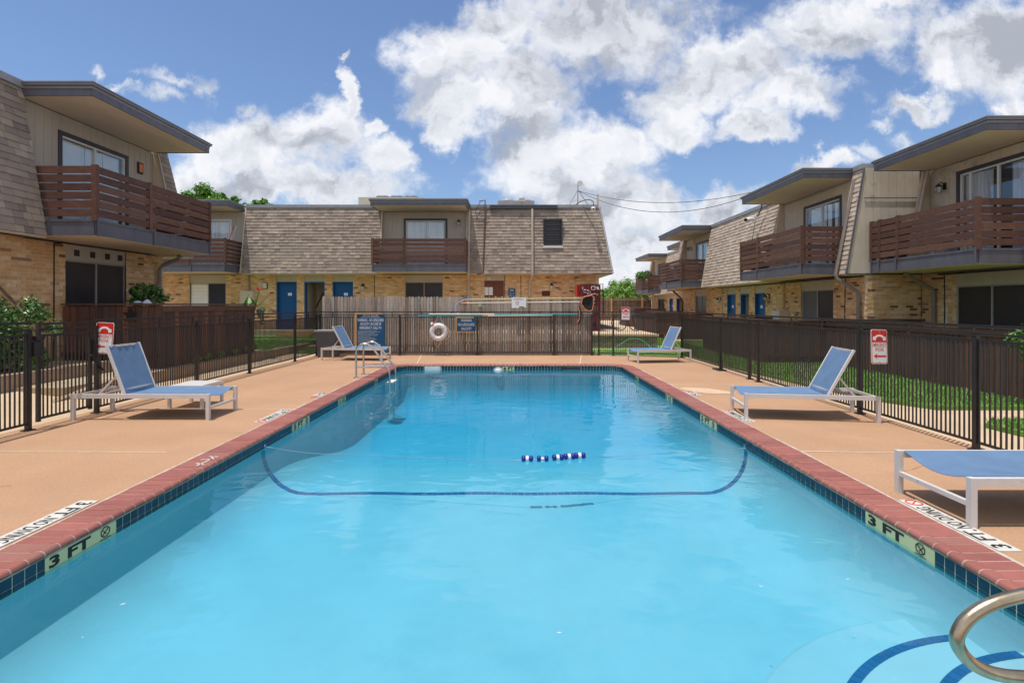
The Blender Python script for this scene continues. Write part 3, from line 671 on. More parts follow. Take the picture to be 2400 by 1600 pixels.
def blades(name, polys, n, h, z):
    from mathutils.geometry import intersect_point_tri_2d
    Vs = []; cnt = 0; P = []
    for (pts, frac) in polys:
        A = np.array(pts); lo, hi = A.min(0), A.max(0); k = int(n*frac); q = RNG.uniform(lo, hi, (k*3, 2)); ins = np.zeros(len(q), bool)
        m_ = len(A); jx = m_-1
        for i in range(m_):
            xi, yi = A[i]; xj, yj = A[jx]; c = ((yi > q[:,1]) != (yj > q[:,1])) & (q[:,0] < (xj-xi)*(q[:,1]-yi)/(yj-yi+1e-12)+xi); ins ^= c; jx = i
        P.append(q[ins][:k])
    P = np.concatenate(P); k = len(P); a = RNG.uniform(0, 2*np.pi, k); hh = h*RNG.uniform(.5, 1.3, k); w = RNG.uniform(.006, .012, k)
    lean = RNG.normal(0, .35, (k, 2))*hh[:, None]; zz = np.full(k, z) if np.isscalar(z) else z(P[:,0], P[:,1])
    d = np.stack([np.cos(a), np.sin(a)], 1)*w[:, None]
    V = np.zeros((k, 3, 3)); V[:,0,:2] = P-d; V[:,1,:2] = P+d; V[:,2,:2] = P+lean; V[:,0,2] = zz; V[:,1,2] = zz; V[:,2,2] = zz+hh
    F = np.arange(k*3).reshape(-1, 3); o = link(name, big_mesh(name, V.reshape(-1,3), F, M['blade']), None, (0,0,0)); o['kind'] = 'stuff'; return o
tag(blades('grass', [(L1, .5), (L2, .18), (L3, .12)], 130000, .055, -.03), 'short green lawn grass growing beyond the right fence', 'grass')
BL = [(-11.5,15.9),(-7.5,15.9),(-7.5,19.5),(-11.5,19.4)]; BL2 = [(-11.5,20.05),(-8.6,20.2),(-6.0,20.4),(-6.0,22.2),(-8,22.2),(-8,20.8),(-11.5,20.8)]; BL3 = [(-7.3,16.95),(-5.4,16.95),(-5.4,19.8),(-7.3,19.8)]
tag(blades('grass', [(BL, .4), (BL2, .3), (BL3, .2)], 50000, .05, lambda x, y: np.where(x > -7.4, (y-16.95)*.053, .22+(y-15.9)*.012)), 'short green lawn grass behind the left path and below the steps', 'grass')
# ================================================================ BUILDINGS
class Fac:
    def __init__(s, root, N, T, base, zoff): s.root=root; s.N=Vector(N); s.T=Vector(T); s.B=Vector(base); s.z=zoff
    def pt(s, a, o, z): p = s.B + s.T*a + s.N*o; p.z = z+s.z; return p
    def box(s, mb, s0, s1, o0, o1, z0, z1):
        return mb.hexa([s.pt(s0,o0,z0), s.pt(s1,o0,z0), s.pt(s1,o1,z0), s.pt(s0,o1,z0), s.pt(s0,o0,z1), s.pt(s1,o0,z1), s.pt(s1,o1,z1), s.pt(s0,o1,z1)])
    def cube(s, s0, s1, o0, o1, z0, z1):
        return mtx(s.T*(s1-s0), s.N*(o1-o0), Vector((0,0,z1-z0)), s.pt((s0+s1)/2, (o0+o1)/2, (z0+z1)/2))
ME = {k: cube_piece(k, m) for k, m in dict(brick='brick', rail_board='board', siding_board='siding', siding_board_light='siding_light', blind_slat='blind', slat='slatwhite').items()}
WV = [(-.5,0,0),(.5,0,0),(.5,1,0),(-.5,1,0),(-.5,0,1),(.5,0,1),(.5,1,.12),(-.5,1,.12)]
def wedge(m): return piece_mesh('shingle', WV, CUBE_F, M[m])
ZB, ZT = 2.95, 5.88          # nominal mansard bottom and top
OB, OT = .56, .06            # outward offsets of the mansard at bottom and top
class Bld:
    def __init__(s, name, loc, label, shm, sidm='siding'):
        s.root = thing(name, loc, label, 'building')
        s.br = Pieces(s.root, 'brick', 'brickwork', ME['brick']); s.sh = Pieces(s.root, 'shingle', 'shingles', wedge(shm))
        s.sd = Pieces(s.root, 'siding_board', 'siding_boards', cube_piece('siding_board', sidm))
        s.mortar = MB(); s.under = MB(); s.core = MB(); s.cap = MB(); s.panel = MB(); s.cheek = MB()
    def bricks(s, F, s0, s1, z0, z1, holes=()):
        zs = z0; row = 0; cs = .0755
        zc = sorted({z0, z1} | {h[2] for h in holes if z0 < h[2] < z1} | {h[3] for h in holes if z0 < h[3] < z1})
        for za, zb in zip(zc, zc[1:]):             # mortar backing in horizontal bands
            cur = s0+.006
            for h in sorted([h for h in holes if h[2] < zb-1e-4 and h[3] > za+1e-4]):
                if h[0] > cur: F.box(s.mortar, cur, h[0], -.11, -.007, za, zb)
                cur = max(cur, h[1])
            if cur < s1-.006: F.box(s.mortar, cur, s1-.006, -.11, -.007, za, zb)
        while zs + cs <= z1+.03:
            zt = min(zs+cs-.011, z1); cur = s0; segs = []
            for h in sorted([h for h in holes if h[2] < zt-.01 and h[3] > zs+.01]):
                if h[0] > cur: segs.append((cur, h[0]))
                cur = max(cur, h[1])
            if cur < s1: segs.append((cur, s1))
            for a, b in segs:
                x = math.floor(a/.213)*.213 + (0 if row % 2 else .1065) - .213
                while x < b:
                    p, q = max(a, x+.0055), min(b, x+.2075)
                    if q-p > .025: s.br.add(F.cube(p, q, -.08, random.uniform(-.002, .003), zs, zt))
                    x += .213
            zs += cs; row += 1
    def mansard(s, F, s0, s1, hole=None, hip=0, siding=False, zb=ZB):   # hip: bottom runs further by that much on the s1 side
        def on(t): return OB + (OT-OB)*t
        H = ZT-zb
        def sm(t): return s1 + hip*(1-t)
        bands = [(0, 1, None)] if not hole else [(0, (hole[2]-zb)/H, None), ((hole[2]-zb)/H, (hole[3]-zb)/H, hole), ((hole[3]-zb)/H, 1, None)]
        for t0, t1, h in bands:
            for (a0, a1) in ([(s0, None)] if not h else [(s0, h[0]), (h[1], None)]):
                z0, z1 = zb+H*t0, zb+H*t1; e0 = a1 if a1 is not None else sm(t0); e1 = a1 if a1 is not None else sm(t1)
                s.under.hexa([F.pt(a0,-.02,z0), F.pt(e0,-.02,z0), F.pt(e0,on(t0)-.012,z0), F.pt(a0,on(t0)-.012,z0), F.pt(a0,-.02,z1), F.pt(e1,-.02,z1), F.pt(e1,on(t1)-.012,z1), F.pt(a0,on(t1)-.012,z1)])
        up = (F.N*(OT-OB) + Vector((0,0,H))); SL = up.length; up.normalize(); out = (F.N*H + Vector((0,0,OB-OT))).normalized()
        e = .137; nrow = int(SL/e)+1
        for r in range(nrow):
            d = r*e; t = d/SL
            if t > .985: break
            z = zb+H*t; hh = min(.158, SL-d); segs = [(s0, sm(t+.02))]
            if hole and z > hole[2]-.08 and z < hole[3]-.03: segs = [(s0, hole[0]), (hole[1], sm(t))]
            for a, b in segs:
                x = a - random.uniform(0, .25)
                while x < b:
                    w = random.uniform(.15, .30); p, q = max(a, x), min(b, x+w); x += w
                    if q-p < .03: continue
                    th = random.choice((.017, .019, .022, .027)); dy = random.choice((0, 0, 0, -.003))
                    c = F.pt((p+q)/2, on(t), z) + up*dy
                    s.sh.add(mtx(F.T*(q-p-.005), up*hh, out*th, c))
        # eave soffit and parapet cap
        F.box(s.cheek, s0, s1+hip, -.0, OB-.02, zb-.035, zb-.002)
        F.box(s.cap, s0, s1, -.2, OT+.05, ZT-.01, ZT+.13)
    def cheek_wall(s, F, a, side, w=.05, zb=ZB):     # side wall of a recess at position a; thickness goes to the mansard side
        b = a + side*w; lo, hi = min(a, b), max(a, b)
        s.cheek.hexa([F.pt(lo,-.1,zb), F.pt(hi,-.1,zb), F.pt(hi,OB+.004,zb), F.pt(lo,OB+.004,zb), F.pt(lo,-.1,ZT), F.pt(hi,-.1,ZT), F.pt(hi,OT+.004,ZT), F.pt(lo,OT+.004,ZT)])
    def siding(s, F, s0, s1, z0, z1, holes=(), w=.2, o=-.05):
        x = s0
        zc = sorted({z0, z1} | {h[2] for h in holes} | {h[3] for h in holes}); zc = [q for q in zc if z0 <= q <= z1]
        F.box(s.panel, s0, s1, o-.12, o-.014, z1-.3, z1)
        while x < s1-.01:
            p, q = x+.004, min(x+w, s1)-.004; x += w; segs = [(z0, z1)]
            for h in holes:
                if p < h[1] and q > h[0]:
                    if p < h[0]-.02: s.sd.add(F.cube(p, h[0], o-.02, o, h[2], h[3]))
                    if q > h[1]+.02: s.sd.add(F.cube(h[1], q, o-.02, o, h[2], h[3]))
                    segs = [(z0, h[2]), (h[3], z1)]
            for a, b in segs:
                if b-a > .02: s.sd.add(F.cube(p, q, o-.02, o, a, b))
        for za, zb in zip(zc, zc[1:]):
            cur = s0
            for h in sorted([h for h in holes if h[2] < zb-1e-4 and h[3] > za+1e-4]):
                if h[0] > cur: F.box(s.panel, cur, h[0], o-.10, o-.012, za, zb)
                cur = h[1]
            if cur < s1: F.box(s.panel, cur, s1, o-.10, o-.012, za, zb)
    def finish(s):
        s.br.flush(); s.sh.flush(); s.sd.flush()
        for mb, n, m in ((s.mortar,'wall','mortar'),(s.under,'roof_deck','underlay'),(s.core,'wall_core','beige'),(s.cap,'parapet_cap','cap'),(s.panel,'siding_backing','siding'),(s.cheek,'eave','soffit')):
            if not mb.V: continue
            B = [(mb.V[i:i+8]) for i in range(0, len(mb.V), 8)]; bb = [(np.min([tuple(v) for v in q], 0)-.012, np.max([tuple(v) for v in q], 0)+.012) for q in B]
            grp = list(range(len(B)))
            for i in range(len(B)):
                for j in range(i):
                    if (bb[i][0] <= bb[j][1]).all() and (bb[j][0] <= bb[i][1]).all() and grp[i] != grp[j]: a, c = grp[i], grp[j]; grp = [c if g == a else g for g in grp]
            for g in sorted(set(grp)):
                q = MB()
                for i, bx in enumerate(B):
                    if grp[i] == g: q.V += bx; q.F += [tuple(8*(len(q.V)//8-1)+(k-8*i) for k in f) for f in mb.F[6*i:6*i+6]]
                q.build(n, m, s.root)
def canopy(B, F, s0, s1, oo=1.55, z0=5.72, z1=5.99):
    m = MB(); F.box(m, s0+.1, s1-.1, -.05, oo-.1, z0+.02, z1-.03); can = m.build('canopy_roof', 'fascia', B.root)
    # fascia boards all round, then gutter above
    m = MB(); F.box(m, s0+.02, s1-.02, oo-.075, oo-.045, z0, z1-.12); F.box(m, s0+.02, s0+.05, -.02, oo-.078, z0, z1-.12); F.box(m, s1-.05, s1-.02, -.02, oo-.078, z0, z1-.12); m.build('fascia_board', 'fascia', can)
    m = MB(); F.box(m, s0+.055, s1-.055, -.03, oo-.08, z0+.012, z0+.018); m.build('soffit', 'soffit', can)
    m = MB()
    def ring(e, za, zb, w):
        F.box(m, s0-e, s1+e, oo-.04+e-w, oo-.04+e, za, zb); F.box(m, s0-e, s0-e+w, -.0, oo-.042+e-w, za, zb); F.box(m, s1+e-w, s1+e, -.0, oo-.042+e-w, za, zb)
    ring(.0, z1-.135, z1-.075, .05); ring(.035, z1-.073, z1-.03, .085); ring(.05, z1-.028, z1-.012, .1)
    m.build('gutter', 'gutter', can)
    m = MB(); F.box(m, s0-.01, s1+.01, -.0, oo-.03, z1-.01, z1+.015); m.build('roof_edge', 'cap', can); return can
def balcony(B, F, s0, s1, oo=1.5, zf=2.95, mids=(.38,), depth_in=0.0):
    m = MB(); F.box(m, s0, s1, -.1, oo-.03, zf+.03, zf+.34); bal = m.build('balcony', 'fascia', B.root)
    m = MB(); 
    for zz0, zz1, o in ((zf+.02, zf+.29, 0), (zf+.292, zf+.335, .012)):
        F.box(m, s0-.0, s1+.0, oo-.028, oo-.002+o, zz0, zz1); F.box(m, s0-.028-o, s0-.002, -.02, oo-.03, zz0, zz1); F.box(m, s1+.002, s1+.028+o, -.02, oo-.03, zz0, zz1)
    for f in [0.004, *[q*.95+.05 for q in mids], .996]:
        a = s0+(s1-s0)*f; F.box(m, a-.02, a+.02, oo+.012, oo+.028, zf+.0, zf+.36)
    m.build('fascia_board', 'fascia', bal)
    m = MB(); F.box(m, s0+.0, s1-.0, .0, oo-.03, zf+.008, zf+.028); m.build('soffit', 'soffit', bal)
    P = Pieces(bal, 'rail_board', 'rail_boards', ME['rail_board']); zb = zf+.40; n = 6; bh = .142; gp = .028
    seg = [s0, *[s0+(s1-s0)*q for q in mids], s1]
    for i in range(n):
        z0 = zb+i*(bh+gp); z1 = z0+bh
        for a, b in zip(seg, seg[1:]): dz = random.uniform(-.004, .004); P.add(F.cube(a+.04, b-.04, oo-.02, oo+.008, z0+dz, z1+dz))
        for a in (s0, s1): dz = random.uniform(-.004, .004); P.add(F.cube(a-.016, a+.012, .05, oo-.05, z0+dz, z1+dz))
    P.flush()
    for a in seg:
        m = MB(); F.box(m, a-.045, a+.045, oo-.07, oo+.022, zf+.3, zb+n*(bh+gp)); m.build('post', 'board', bal)
    return bal
def window(B, F, s0, s1, z0, z1, o=-.05, trim='trim', frame='white_plain', split=(.5,), kind='blind', sill=False, tw=.09, glass='glass'):
    m = MB()
    F.box(m, s0-tw, s1+tw, o-.02, o+.025, z1, z1+tw); F.box(m, s0-tw, s0, o-.02, o+.025, z0, z1); F.box(m, s1, s1+tw, o-.02, o+.025, z0, z1)
    win = m.build('window', trim, B.root)
    m = MB(); f = .04; F.box(m, s0, s1, o-.06, o-.005, z1-f, z1); F.box(m, s0, s1, o-.06, o-.005, z0, z0+f); F.box(m, s0, s0+f, o-.06, o-.005, z0+f, z1-f); F.box(m, s1-f, s1, o-.06, o-.005, z0+f, z1-f)
    for q in split: a = s0+(s1-s0)*q; F.box(m, a-.025, a+.025, o-.055, o-.002, z0+f, z1-f)
    m.build('frame', frame, win)
    e = [s0+f, *[s0+(s1-s0)*q for q in split], s1-f]
    for a, b in zip(e, e[1:]): m = MB(); F.box(m, a+.026, b-.026, o-.037, o-.031, z0+f, z1-f); m.build('pane', glass, win)
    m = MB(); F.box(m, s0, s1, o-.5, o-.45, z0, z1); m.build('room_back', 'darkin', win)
    if kind in ('blind', 'half'):
        m = MB(); x = s0+f
        while x < s1-f-.05:
            if not (kind == 'half' and random.random() < .25):
                a = random.uniform(.0, .03); m.hexa([F.pt(x,o-.10-a,z0+.03), F.pt(x+.085,o-.12+a,z0+.03), F.pt(x+.085,o-.117+a,z0+.03), F.pt(x,o-.097-a,z0+.03), F.pt(x,o-.10-a,z1-.05), F.pt(x+.085,o-.12+a,z1-.05), F.pt(x+.085,o-.117+a,z1-.05), F.pt(x,o-.097-a,z1-.05)])
            x += .087
        m.build('vertical_blind', 'blind', win)
    if kind == 'curtain':
        m = MB(); cols = [(s0+f, s0+(s1-s0)*.4), (s0+(s1-s0)*.62, s1-f)]
        for a0, b0 in cols:
            k = int((b0-a0)/.05)
            for i in range(k):
                a = a0+(b0-a0)*i/k; b = a0+(b0-a0)*(i+1)/k; d = .02*(i % 2); d2 = .02*((i+1) % 2)
                m.face([F.pt(a,o-.13-d,z0+.02), F.pt(b,o-.13-d2,z0+.02), F.pt(b,o-.13-d2,z1-.04), F.pt(a,o-.13-d,z1-.04)])
        m.build('curtain', 'curtain', win)
    if sill: m = MB(); F.box(m, s0-.06, s1+.06, o-.02, o+.06, z0-.06, z0); m.build('sill', 'white_plain', win)
    return win
def slider(B, F, s0, s1, z0, z1, ztop, mats=('dark', 'dark'), panel=True, rec=.09):
    m = MB(); f = .035; F.box(m, s0, s1, -rec, -rec+.05, z1-f, z1); F.box(m, s0, s0+f, -rec, -rec+.05, z0, z1-f); F.box(m, s1-f, s1, -rec, -rec+.05, z0, z1-f); F.box(m, (s0+s1)/2-.02, (s0+s1)/2+.02, -rec, -rec+.052, z0, z1-f)
    fr = m.build('sliding_door', 'grey', B.root); c = (s0+s1)/2
    for (a, b), q in zip(((s0+f, c-.02), (c+.02, s1-f)), mats):
        m = MB(); F.box(m, a, b, -rec+.01, -rec+.03, z0, z1-f); m.build('screen', q, fr)
        if q in ('slatwhite',):
            P = Pieces(fr, 'blind_slat', 'blind_slats', ME['blind_slat']); z = z0+.05
            while z < z1-.1: P.add(F.cube(a+.01, b-.01, -rec+.03, -rec+.037, z, z+.05)); z += .062
            P.limit = 0; P.flush()
        m = MB(); F.box(m, a, b, -rec+.031, -rec+.04, (z0+z1)/2-.012+.08, (z0+z1)/2+.012+.08); m.build('rail', 'greymid', fr)
    if panel: m = MB(); F.box(m, s0, s1, -rec-.02, -.025, z1+.001, ztop); m.build('header_panel', 'siding', B.root)
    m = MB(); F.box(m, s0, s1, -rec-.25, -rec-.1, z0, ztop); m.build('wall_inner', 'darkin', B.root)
def blue_door(B, F, s0, s1, z0, z1, ztop, knob=-1, num=None, rec=.14):
    m = MB(); f = .05; F.box(m, s0, s0+f, -rec-.02, -.02, z0, z1); F.box(m, s1-f, s1, -rec-.02, -.02, z0, z1); F.box(m, s0+f, s1-f, -rec-.02, -.02, z1-f, z1)
    d = m.build('door', 'door', B.root)
    m = MB(); F.box(m, s0+f+.004, s1-f-.004, -rec-.02, -rec+.02, z0, z1-f-.004); lf = m.build('door_leaf', 'door', d)
    kx = s0+f+.08 if knob < 0 else s1-f-.08
    for zz, r in ((z0+.95, .032), (z0+1.15+.15, .024)): m = MB(); c = F.pt(kx, -rec+.05, zz); m.tube([F.pt(kx,-rec+.01,zz), F.pt(kx,-rec+.04,zz), F.pt(kx,-rec+.075,zz)], [r*.6, r, r*.6], 10); m.build('knob', 'steel', lf)
    m = MB(); cx = (s0+s1)/2 + .1; F.box(m, cx-.085, cx+.085, -rec+.021, -rec+.026, z0+1.5, z0+1.62); pl = m.build('number_plate', 'signwhite', lf)
    if num: t = MB(); r_ = F.T if F.T.cross(Vector((0,0,1))).dot(F.N) > 0 else -F.T; put_text(t, num, F.pt(cx, -rec+.028, z0+1.555), r_, (0,0,1), .08, .002)
    if num: t.build('lettering', 'label_grey', lf)
    m = MB(); F.box(m, s0, s1, -rec-.02, -.025, z1+.001, ztop); m.build('header_panel', 'siding', B.root)
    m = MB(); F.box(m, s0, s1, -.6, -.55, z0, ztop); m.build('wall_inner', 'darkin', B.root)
def stair_bay(B, F, s0, s1, z0, z1, ztop, dirn=1):
    m = MB(); f = .06; F.box(m, s0, s0+f, -.2, -.02, z0, z1); F.box(m, s1-f, s1, -.2, -.02, z0, z1); F.box(m, s0+f, s1-f, -.2, -.02, z1-f, z1); d = m.build('stair_opening', 'door', B.root)
    m = MB(); F.box(m, s0, s1, -1.5, -1.45, z0, ztop); F.box(m, s0-.03, s0, -1.45, -.12, z0, ztop); F.box(m, s1, s1+.03, -1.45, -.12, z0, ztop); m.build('stair_wall', 'beige', d)
    m = MB(); m.bar(F.pt(s0+.25, -.7, z0+.95), F.pt(s1-.08, -.7, z1+.0), .05, .05); m.build('handrail', 'black', d)
    m = MB()
    for k in range(4): F.box(m, s1-.75+k*.16, s1-.06, -1.3, -.5, z0+.0+k*.18, z0+.18*(k+1)-.002)
    m.build('stair_flight', 'concrete_grey', d)
    m = MB(); F.box(m, s0, s1, -.12, -.025, z1+.001, ztop); m.build('header_panel', 'siding', B.root)
def core(B, F, s0, s1, z0, zt=ZT, front=-1.6, back=-9, fr=None):
    F.box(B.core, s0, s1, back, front, z0, zt); F.box(B.cap, s0-.0, s1+.0, back-.1, -.21, zt-.05, zt+.08)

# ---------------- left building
BA = Bld('apartment_building', (-12, 10, .2), 'left apartment building with shingle mansard, brown slatted balcony and speckled brick', 'shingle')
FA = Fac(BA.root, (1,0,0), (0,1,0), (-9.8,0,0), 0)
BA.bricks(FA, 3.0, 14.5, .2, 2.92, [(11.34, 13.12, .1, 2.93)])
slider(BA, FA, 11.34, 13.12, .3, 2.58, 2.92)
for y in (11.66, 12.1, 12.54, 12.94): m = MB(); FA.box(m, y-.07, y+.07, -.03, -.015, 2.68, 2.82); m.build('vent_hole', 'darkin', BA.root)
BA.siding(FA, 10.27, 14.15, 3.25, 5.72, [(11.3, 13.15, 3.3, 5.28)])
window(BA, FA, 11.3, 13.15, 3.3, 5.28, kind='blind')
BA.mansard(FA, 3.0, 10.27); BA.mansard(FA, 14.2, 14.55, hip=.4)
BA.cheek_wall(FA, 10.27, -1); BA.cheek_wall(FA, 14.15, 1)
core(BA, FA, 3.0, 14.5, .2, front=-.6)
m = MB(); m.hexa([(-18.8,14.5,ZB-.04),(-9.24,14.5,ZB-.04),(-9.24,14.95,ZB-.04),(-18.8,14.95,ZB-.04),(-18.8,14.5,ZT),(-9.74,14.5,ZT),(-9.74,14.56,ZT),(-18.8,14.56,ZT)]); m.build('end_mansard', 'pipe', BA.root)
m = MB(); m.box(-18.8, -9.8, 14.3, 14.5, .1, ZB-.04); m.build('end_wall', 'mortar', BA.root)
m = MB(); m.bar(FA.pt(14.17, OB+.02, ZB+.3), FA.pt(14.17, OT+.02, ZT-.2), .05, .05); m.build('trim_strip', 'pipe', BA.root)
canopy(BA, FA, 10.25, 14.2, 1.52); balcony(BA, FA, 10.32, 14.15, 1.5, mids=(.40,))
# ---------------- far building
BF = Bld('apartment_building', (-5, 24, .5), 'rear apartment building facing the pool with long mansard, middle balcony and blue doors', 'shingle')
FF = Fac(BF.root, (0,-1,0), (1,0,0), (0,23.05,0), 0)
holes = [(-14.4,-12.8,.4,2.93),(-10.56,-9.65,.4,2.93),(-9.32,-8.41,.4,2.93),(-8.06,-7.15,.4,2.93),(-4.85,-3.16,.4,2.93),(-1.32,-.46,.4,2.93),(1.23,1.60,1.97,2.21)]
BF.bricks(FF, -17.6, 3.75, .5, 2.92, holes)
slider(BF, FF, -14.4, -12.8, .5, 2.56, 2.92, ('slatwhite', 'navy')); blue_door(BF, FF, -10.56, -9.65, .5, 2.61, 2.92, -1, '12'); stair_bay(BF, FF, -9.32, -8.41, .5, 2.61, 2.92)
blue_door(BF, FF, -8.06, -7.15, .5, 2.61, 2.92, -1, '14'); slider(BF, FF, -4.85, -3.16, .5, 2.6, 2.92)
m = MB(); FF.box(m, -1.32, -.46, -.06, -.03, .5, 2.66); dr = m.build('door', 'doorbrown', BF.root)
for a, b in ((-1.31,-1.14),(-1.12,-.95)):
    m = MB(); FF.box(m, a, b, -.029, -.022, 2.02, 2.37); pp = m.build('notice', 'signwhite', dr); m = MB()
    for k in range(6): FF.box(m, a+.02, b-.03, -.0215, -.020, 2.08+k*.045, 2.085+k*.045)
    m.build('lettering', 'label_grey', pp)
m = MB(); FF.box(m, -1.32, -.46, -.06, -.025, 2.661, 2.92); m.build('header_panel', 'siding', BF.root)
m = MB(); m.lathe(FF.pt(-1.12, -.02, 2.78), [(.1,0),(.1,-.06),(.06,-.08)], 16, 'y'); m.build('ceiling_lamp', 'siding_light', BF.root)
m = MB(); FF.box(m, 1.23, 1.6, -.08, -.05, 1.97, 2.21); 
for k in range(4): FF.box(m, 1.25, 1.58, -.05, -.01, 1.99+k*.055, 2.015+k*.055)
m.build('vent', 'doorbrown', BF.root)
BF.siding(FF, -15.95, -11.9, 3.25, 5.72, [(-14.5,-12.62,3.3,5.33)]); window(BF, FF, -14.5, -12.62, 3.3, 5.33, trim='white_plain', kind='blind', tw=.06)
BF.siding(FF, -5.82, -2.1, 3.25, 5.72, [(-4.82,-3.06,3.3,5.33)]); window(BF, FF, -4.82, -3.06, 3.3, 5.33, kind='blind')
BF.mansard(FF, -17.6, -15.95); BF.mansard(FF, -11.85, -5.87)
BF.mansard(FF, -2.05, 3.72, hole=(1.3, 2.08, 4.16, 5.3), hip=.55)
for a, sd_ in ((-15.95,-1),(-11.9,1),(-5.82,-1),(-2.1,1)): BF.cheek_wall(FF, a, sd_)
m = MB(); FF.box(m, 1.3, 2.08, .14, .2, 4.16, 5.3); wn = m.build('window', 'dark', BF.root)
m = MB()
for k in range(5): FF.box(m, 1.33, 2.05, .2, .24, 4.2+k*.22, 4.23+k*.22)
FF.box(m, 1.27, 1.31, .14, .36, 4.12, 5.32); FF.box(m, 2.07, 2.11, .14, .36, 4.12, 5.32); FF.box(m, 1.27, 2.11, .14, .26, 5.3, 5.34); m.build('frame', 'trim', wn)
m = MB(); FF.box(m, 1.24, 2.14, .25, .44, 4.07, 4.13); m.build('sill', 'white_plain', wn)
core(BF, FF, -17.6, 3.6, .4, back=-8)
m = MB(); m.hexa([(3.7,22.49,ZB),(4.27,22.49,ZB),(4.27,31,ZB),(3.7,31,ZB),(3.7,22.99,ZT),(3.78,22.99,ZT),(3.78,31,ZT),(3.7,31,ZT)]); m.build('end_mansard', 'shingle', BF.root)
m = MB(); m.box(3.6, 3.75, 22.97, 31, .4, ZB); m.build('end_wall', 'mortar', BF.root)
m = MB(); FF.box(m, 3.4, 4.27, -7, OB-.02, ZB-.03, ZB-.003); m.build('end_soffit', 'soffit', BF.root)
m = MB(); m.bar((4.30,22.47,ZB-.02),(3.8,22.98,ZT+.05), .03, .03); m.build('metal_edge', 'cap', BF.root)
canopy(BF, FF, -6.0, -1.97, 1.52); balcony(BF, FF, -5.9, -2.03, 1.46, mids=(.34,))
canopy(BF, FF, -16.1, -12.0, 1.3); balcony(BF, FF, -15.95, -12.03, 1.46, mids=(.62,))
m = MB(); FF.box(m, -1.07, 1.9, .1, .2, ZT-.06, ZT+.1); m.build('gutter', 'trim', BF.root)
def pipe_on(B, name, pts, r, mt): m = MB(); m.tube(pts, r, 8); o = m.build(name, mt, B.root); autosmooth(o); return o
pipe_on(BF, 'downpipe', [FF.pt(-1.98,.14,5.75), FF.pt(-1.98,OB+.08,ZB), FF.pt(-1.98,OB+.06,ZB-.08), FF.pt(-2.02,.06,ZB-.35), FF.pt(-2.02,.06,.6)], .05, 'pipe')
pipe_on(BF, 'downpipe', [FF.pt(.80,.18,5.8), FF.pt(.80,OB+.07,ZB), FF.pt(.78,OB+.05,ZB-.1), FF.pt(.68,.06,ZB-.42), FF.pt(.68,.06,.6)], .05, 'pipe')
pipe_on(BF, 'conduit', [FF.pt(-1.55,.12,6.15), FF.pt(-1.28,.14,6.2), FF.pt(-1.28,.16,5.8), FF.pt(-1.35,OB+.04,ZB), FF.pt(-1.6,OB+.04,ZB-.05)], .028, 'piperust')
pipe_on(BF, 'conduit', [FF.pt(-1.5,.13,6.1), FF.pt(-1.72,.2,5.7), FF.pt(-1.6,.2,5.4), FF.pt(-1.35,.2,5.5)], .012, 'black')
pipe_on(BF, 'downpipe', [FF.pt(-11.75,.05,2.9), FF.pt(-11.72,.05,1.9)], .03, 'pipegrey')
for x in (-6.2, .3, -.42): pipe_on(BF, 'conduit', [FF.pt(x,.012,2.9), FF.pt(x,.012,1.2)], .012, 'black')
# ---------------- right building
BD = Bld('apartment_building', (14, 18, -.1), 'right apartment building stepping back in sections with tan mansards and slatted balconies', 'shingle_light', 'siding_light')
ZO = -.5; G0 = .42
F1 = Fac(BD.root, (-1,0,0), (0,1,0), (11.3,0,0), ZO); F2 = Fac(BD.root, (-1,0,0), (0,1,0), (9.77,0,0), ZO); F3 = Fac(BD.root, (-1,0,0), (0,1,0), (11.75,0,0), ZO)
BD.bricks(F1, 6.0, 14.4, G0, 2.92, [(11.35,13.3,.3,2.93)]); slider(BD, F1, 11.35, 13.3, .45, 2.57, 2.92)
BD.siding(F1, 10.9, 14.15, 3.25, 5.72, [(11.15,13.22,3.3,5.4)], w=.24); window(BD, F1, 11.15, 13.22, 3.3, 5.4, kind='curtain', split=(.5,.86))
BD.mansard(F1, 6.0, 10.85); BD.cheek_wall(F1, 10.9, -1); BD.cheek_wall(F1, 14.18, 1)
m = MB(); m.bar(F1.pt(14.12, OB+.06, ZB+.1), F1.pt(14.12, OT+.08, 5.7), .09, .09); m.build('trim_board', 'pipe', BD.root)
pipe_on(BD, 'downpipe', [F1.pt(14.0,.16,5.7), F1.pt(14.0,OB+.12,ZB+.1)], .04, 'pipe')
canopy(BD, F1, 10.75, 14.15, 1.55); balcony(BD, F1, 11.0, 14.25, 1.5, mids=(.70,.9))
# end wall of the projecting section, facing the camera
FE = Fac(BD.root, (0,-1,0), (1,0,0), (0,14.4,0), ZO)
BD.bricks(FE, 9.77, 11.29, G0, 2.92); BD.siding(FE, 9.75, 11.25, 2.97, ZT, w=.215, o=-.004)
m = MB(); m.hexa([FE.pt(9.77-OB,-.02,2.955), FE.pt(9.748,-.02,2.955), FE.pt(9.748,.0,2.955), FE.pt(9.77-OB,.0,2.955), FE.pt(9.77-OT,-.02,ZT), FE.pt(9.748,-.02,ZT), FE.pt(9.748,.0,ZT), FE.pt(9.77-OT,.0,ZT)]); m.build('flared_end_panel', 'siding_light', BD.root)
m = MB(); m.bar(FE.pt(9.77-OB-.01,.012,2.94), FE.pt(9.77-OT-.01,.012,ZT), .03, .04); m.bar(FE.pt(9.77-OB,.012,2.945), FE.pt(11.28,.012,2.945), .03, .03); m.bar(FE.pt(9.7,.02,5.05), FE.pt(11.2,.02,5.05), .02, .02); m.build('trim_strip', 'fascia', BD.root)
BD.bricks(F2, 14.485, 30.2, G0, 2.92, [(15.9,17.7,.3,2.93),(20.2,21.1,.3,2.93),(21.6,22.45,.3,2.93),(22.9,23.85,.3,2.93),(26.4,28.0,.3,2.93)])
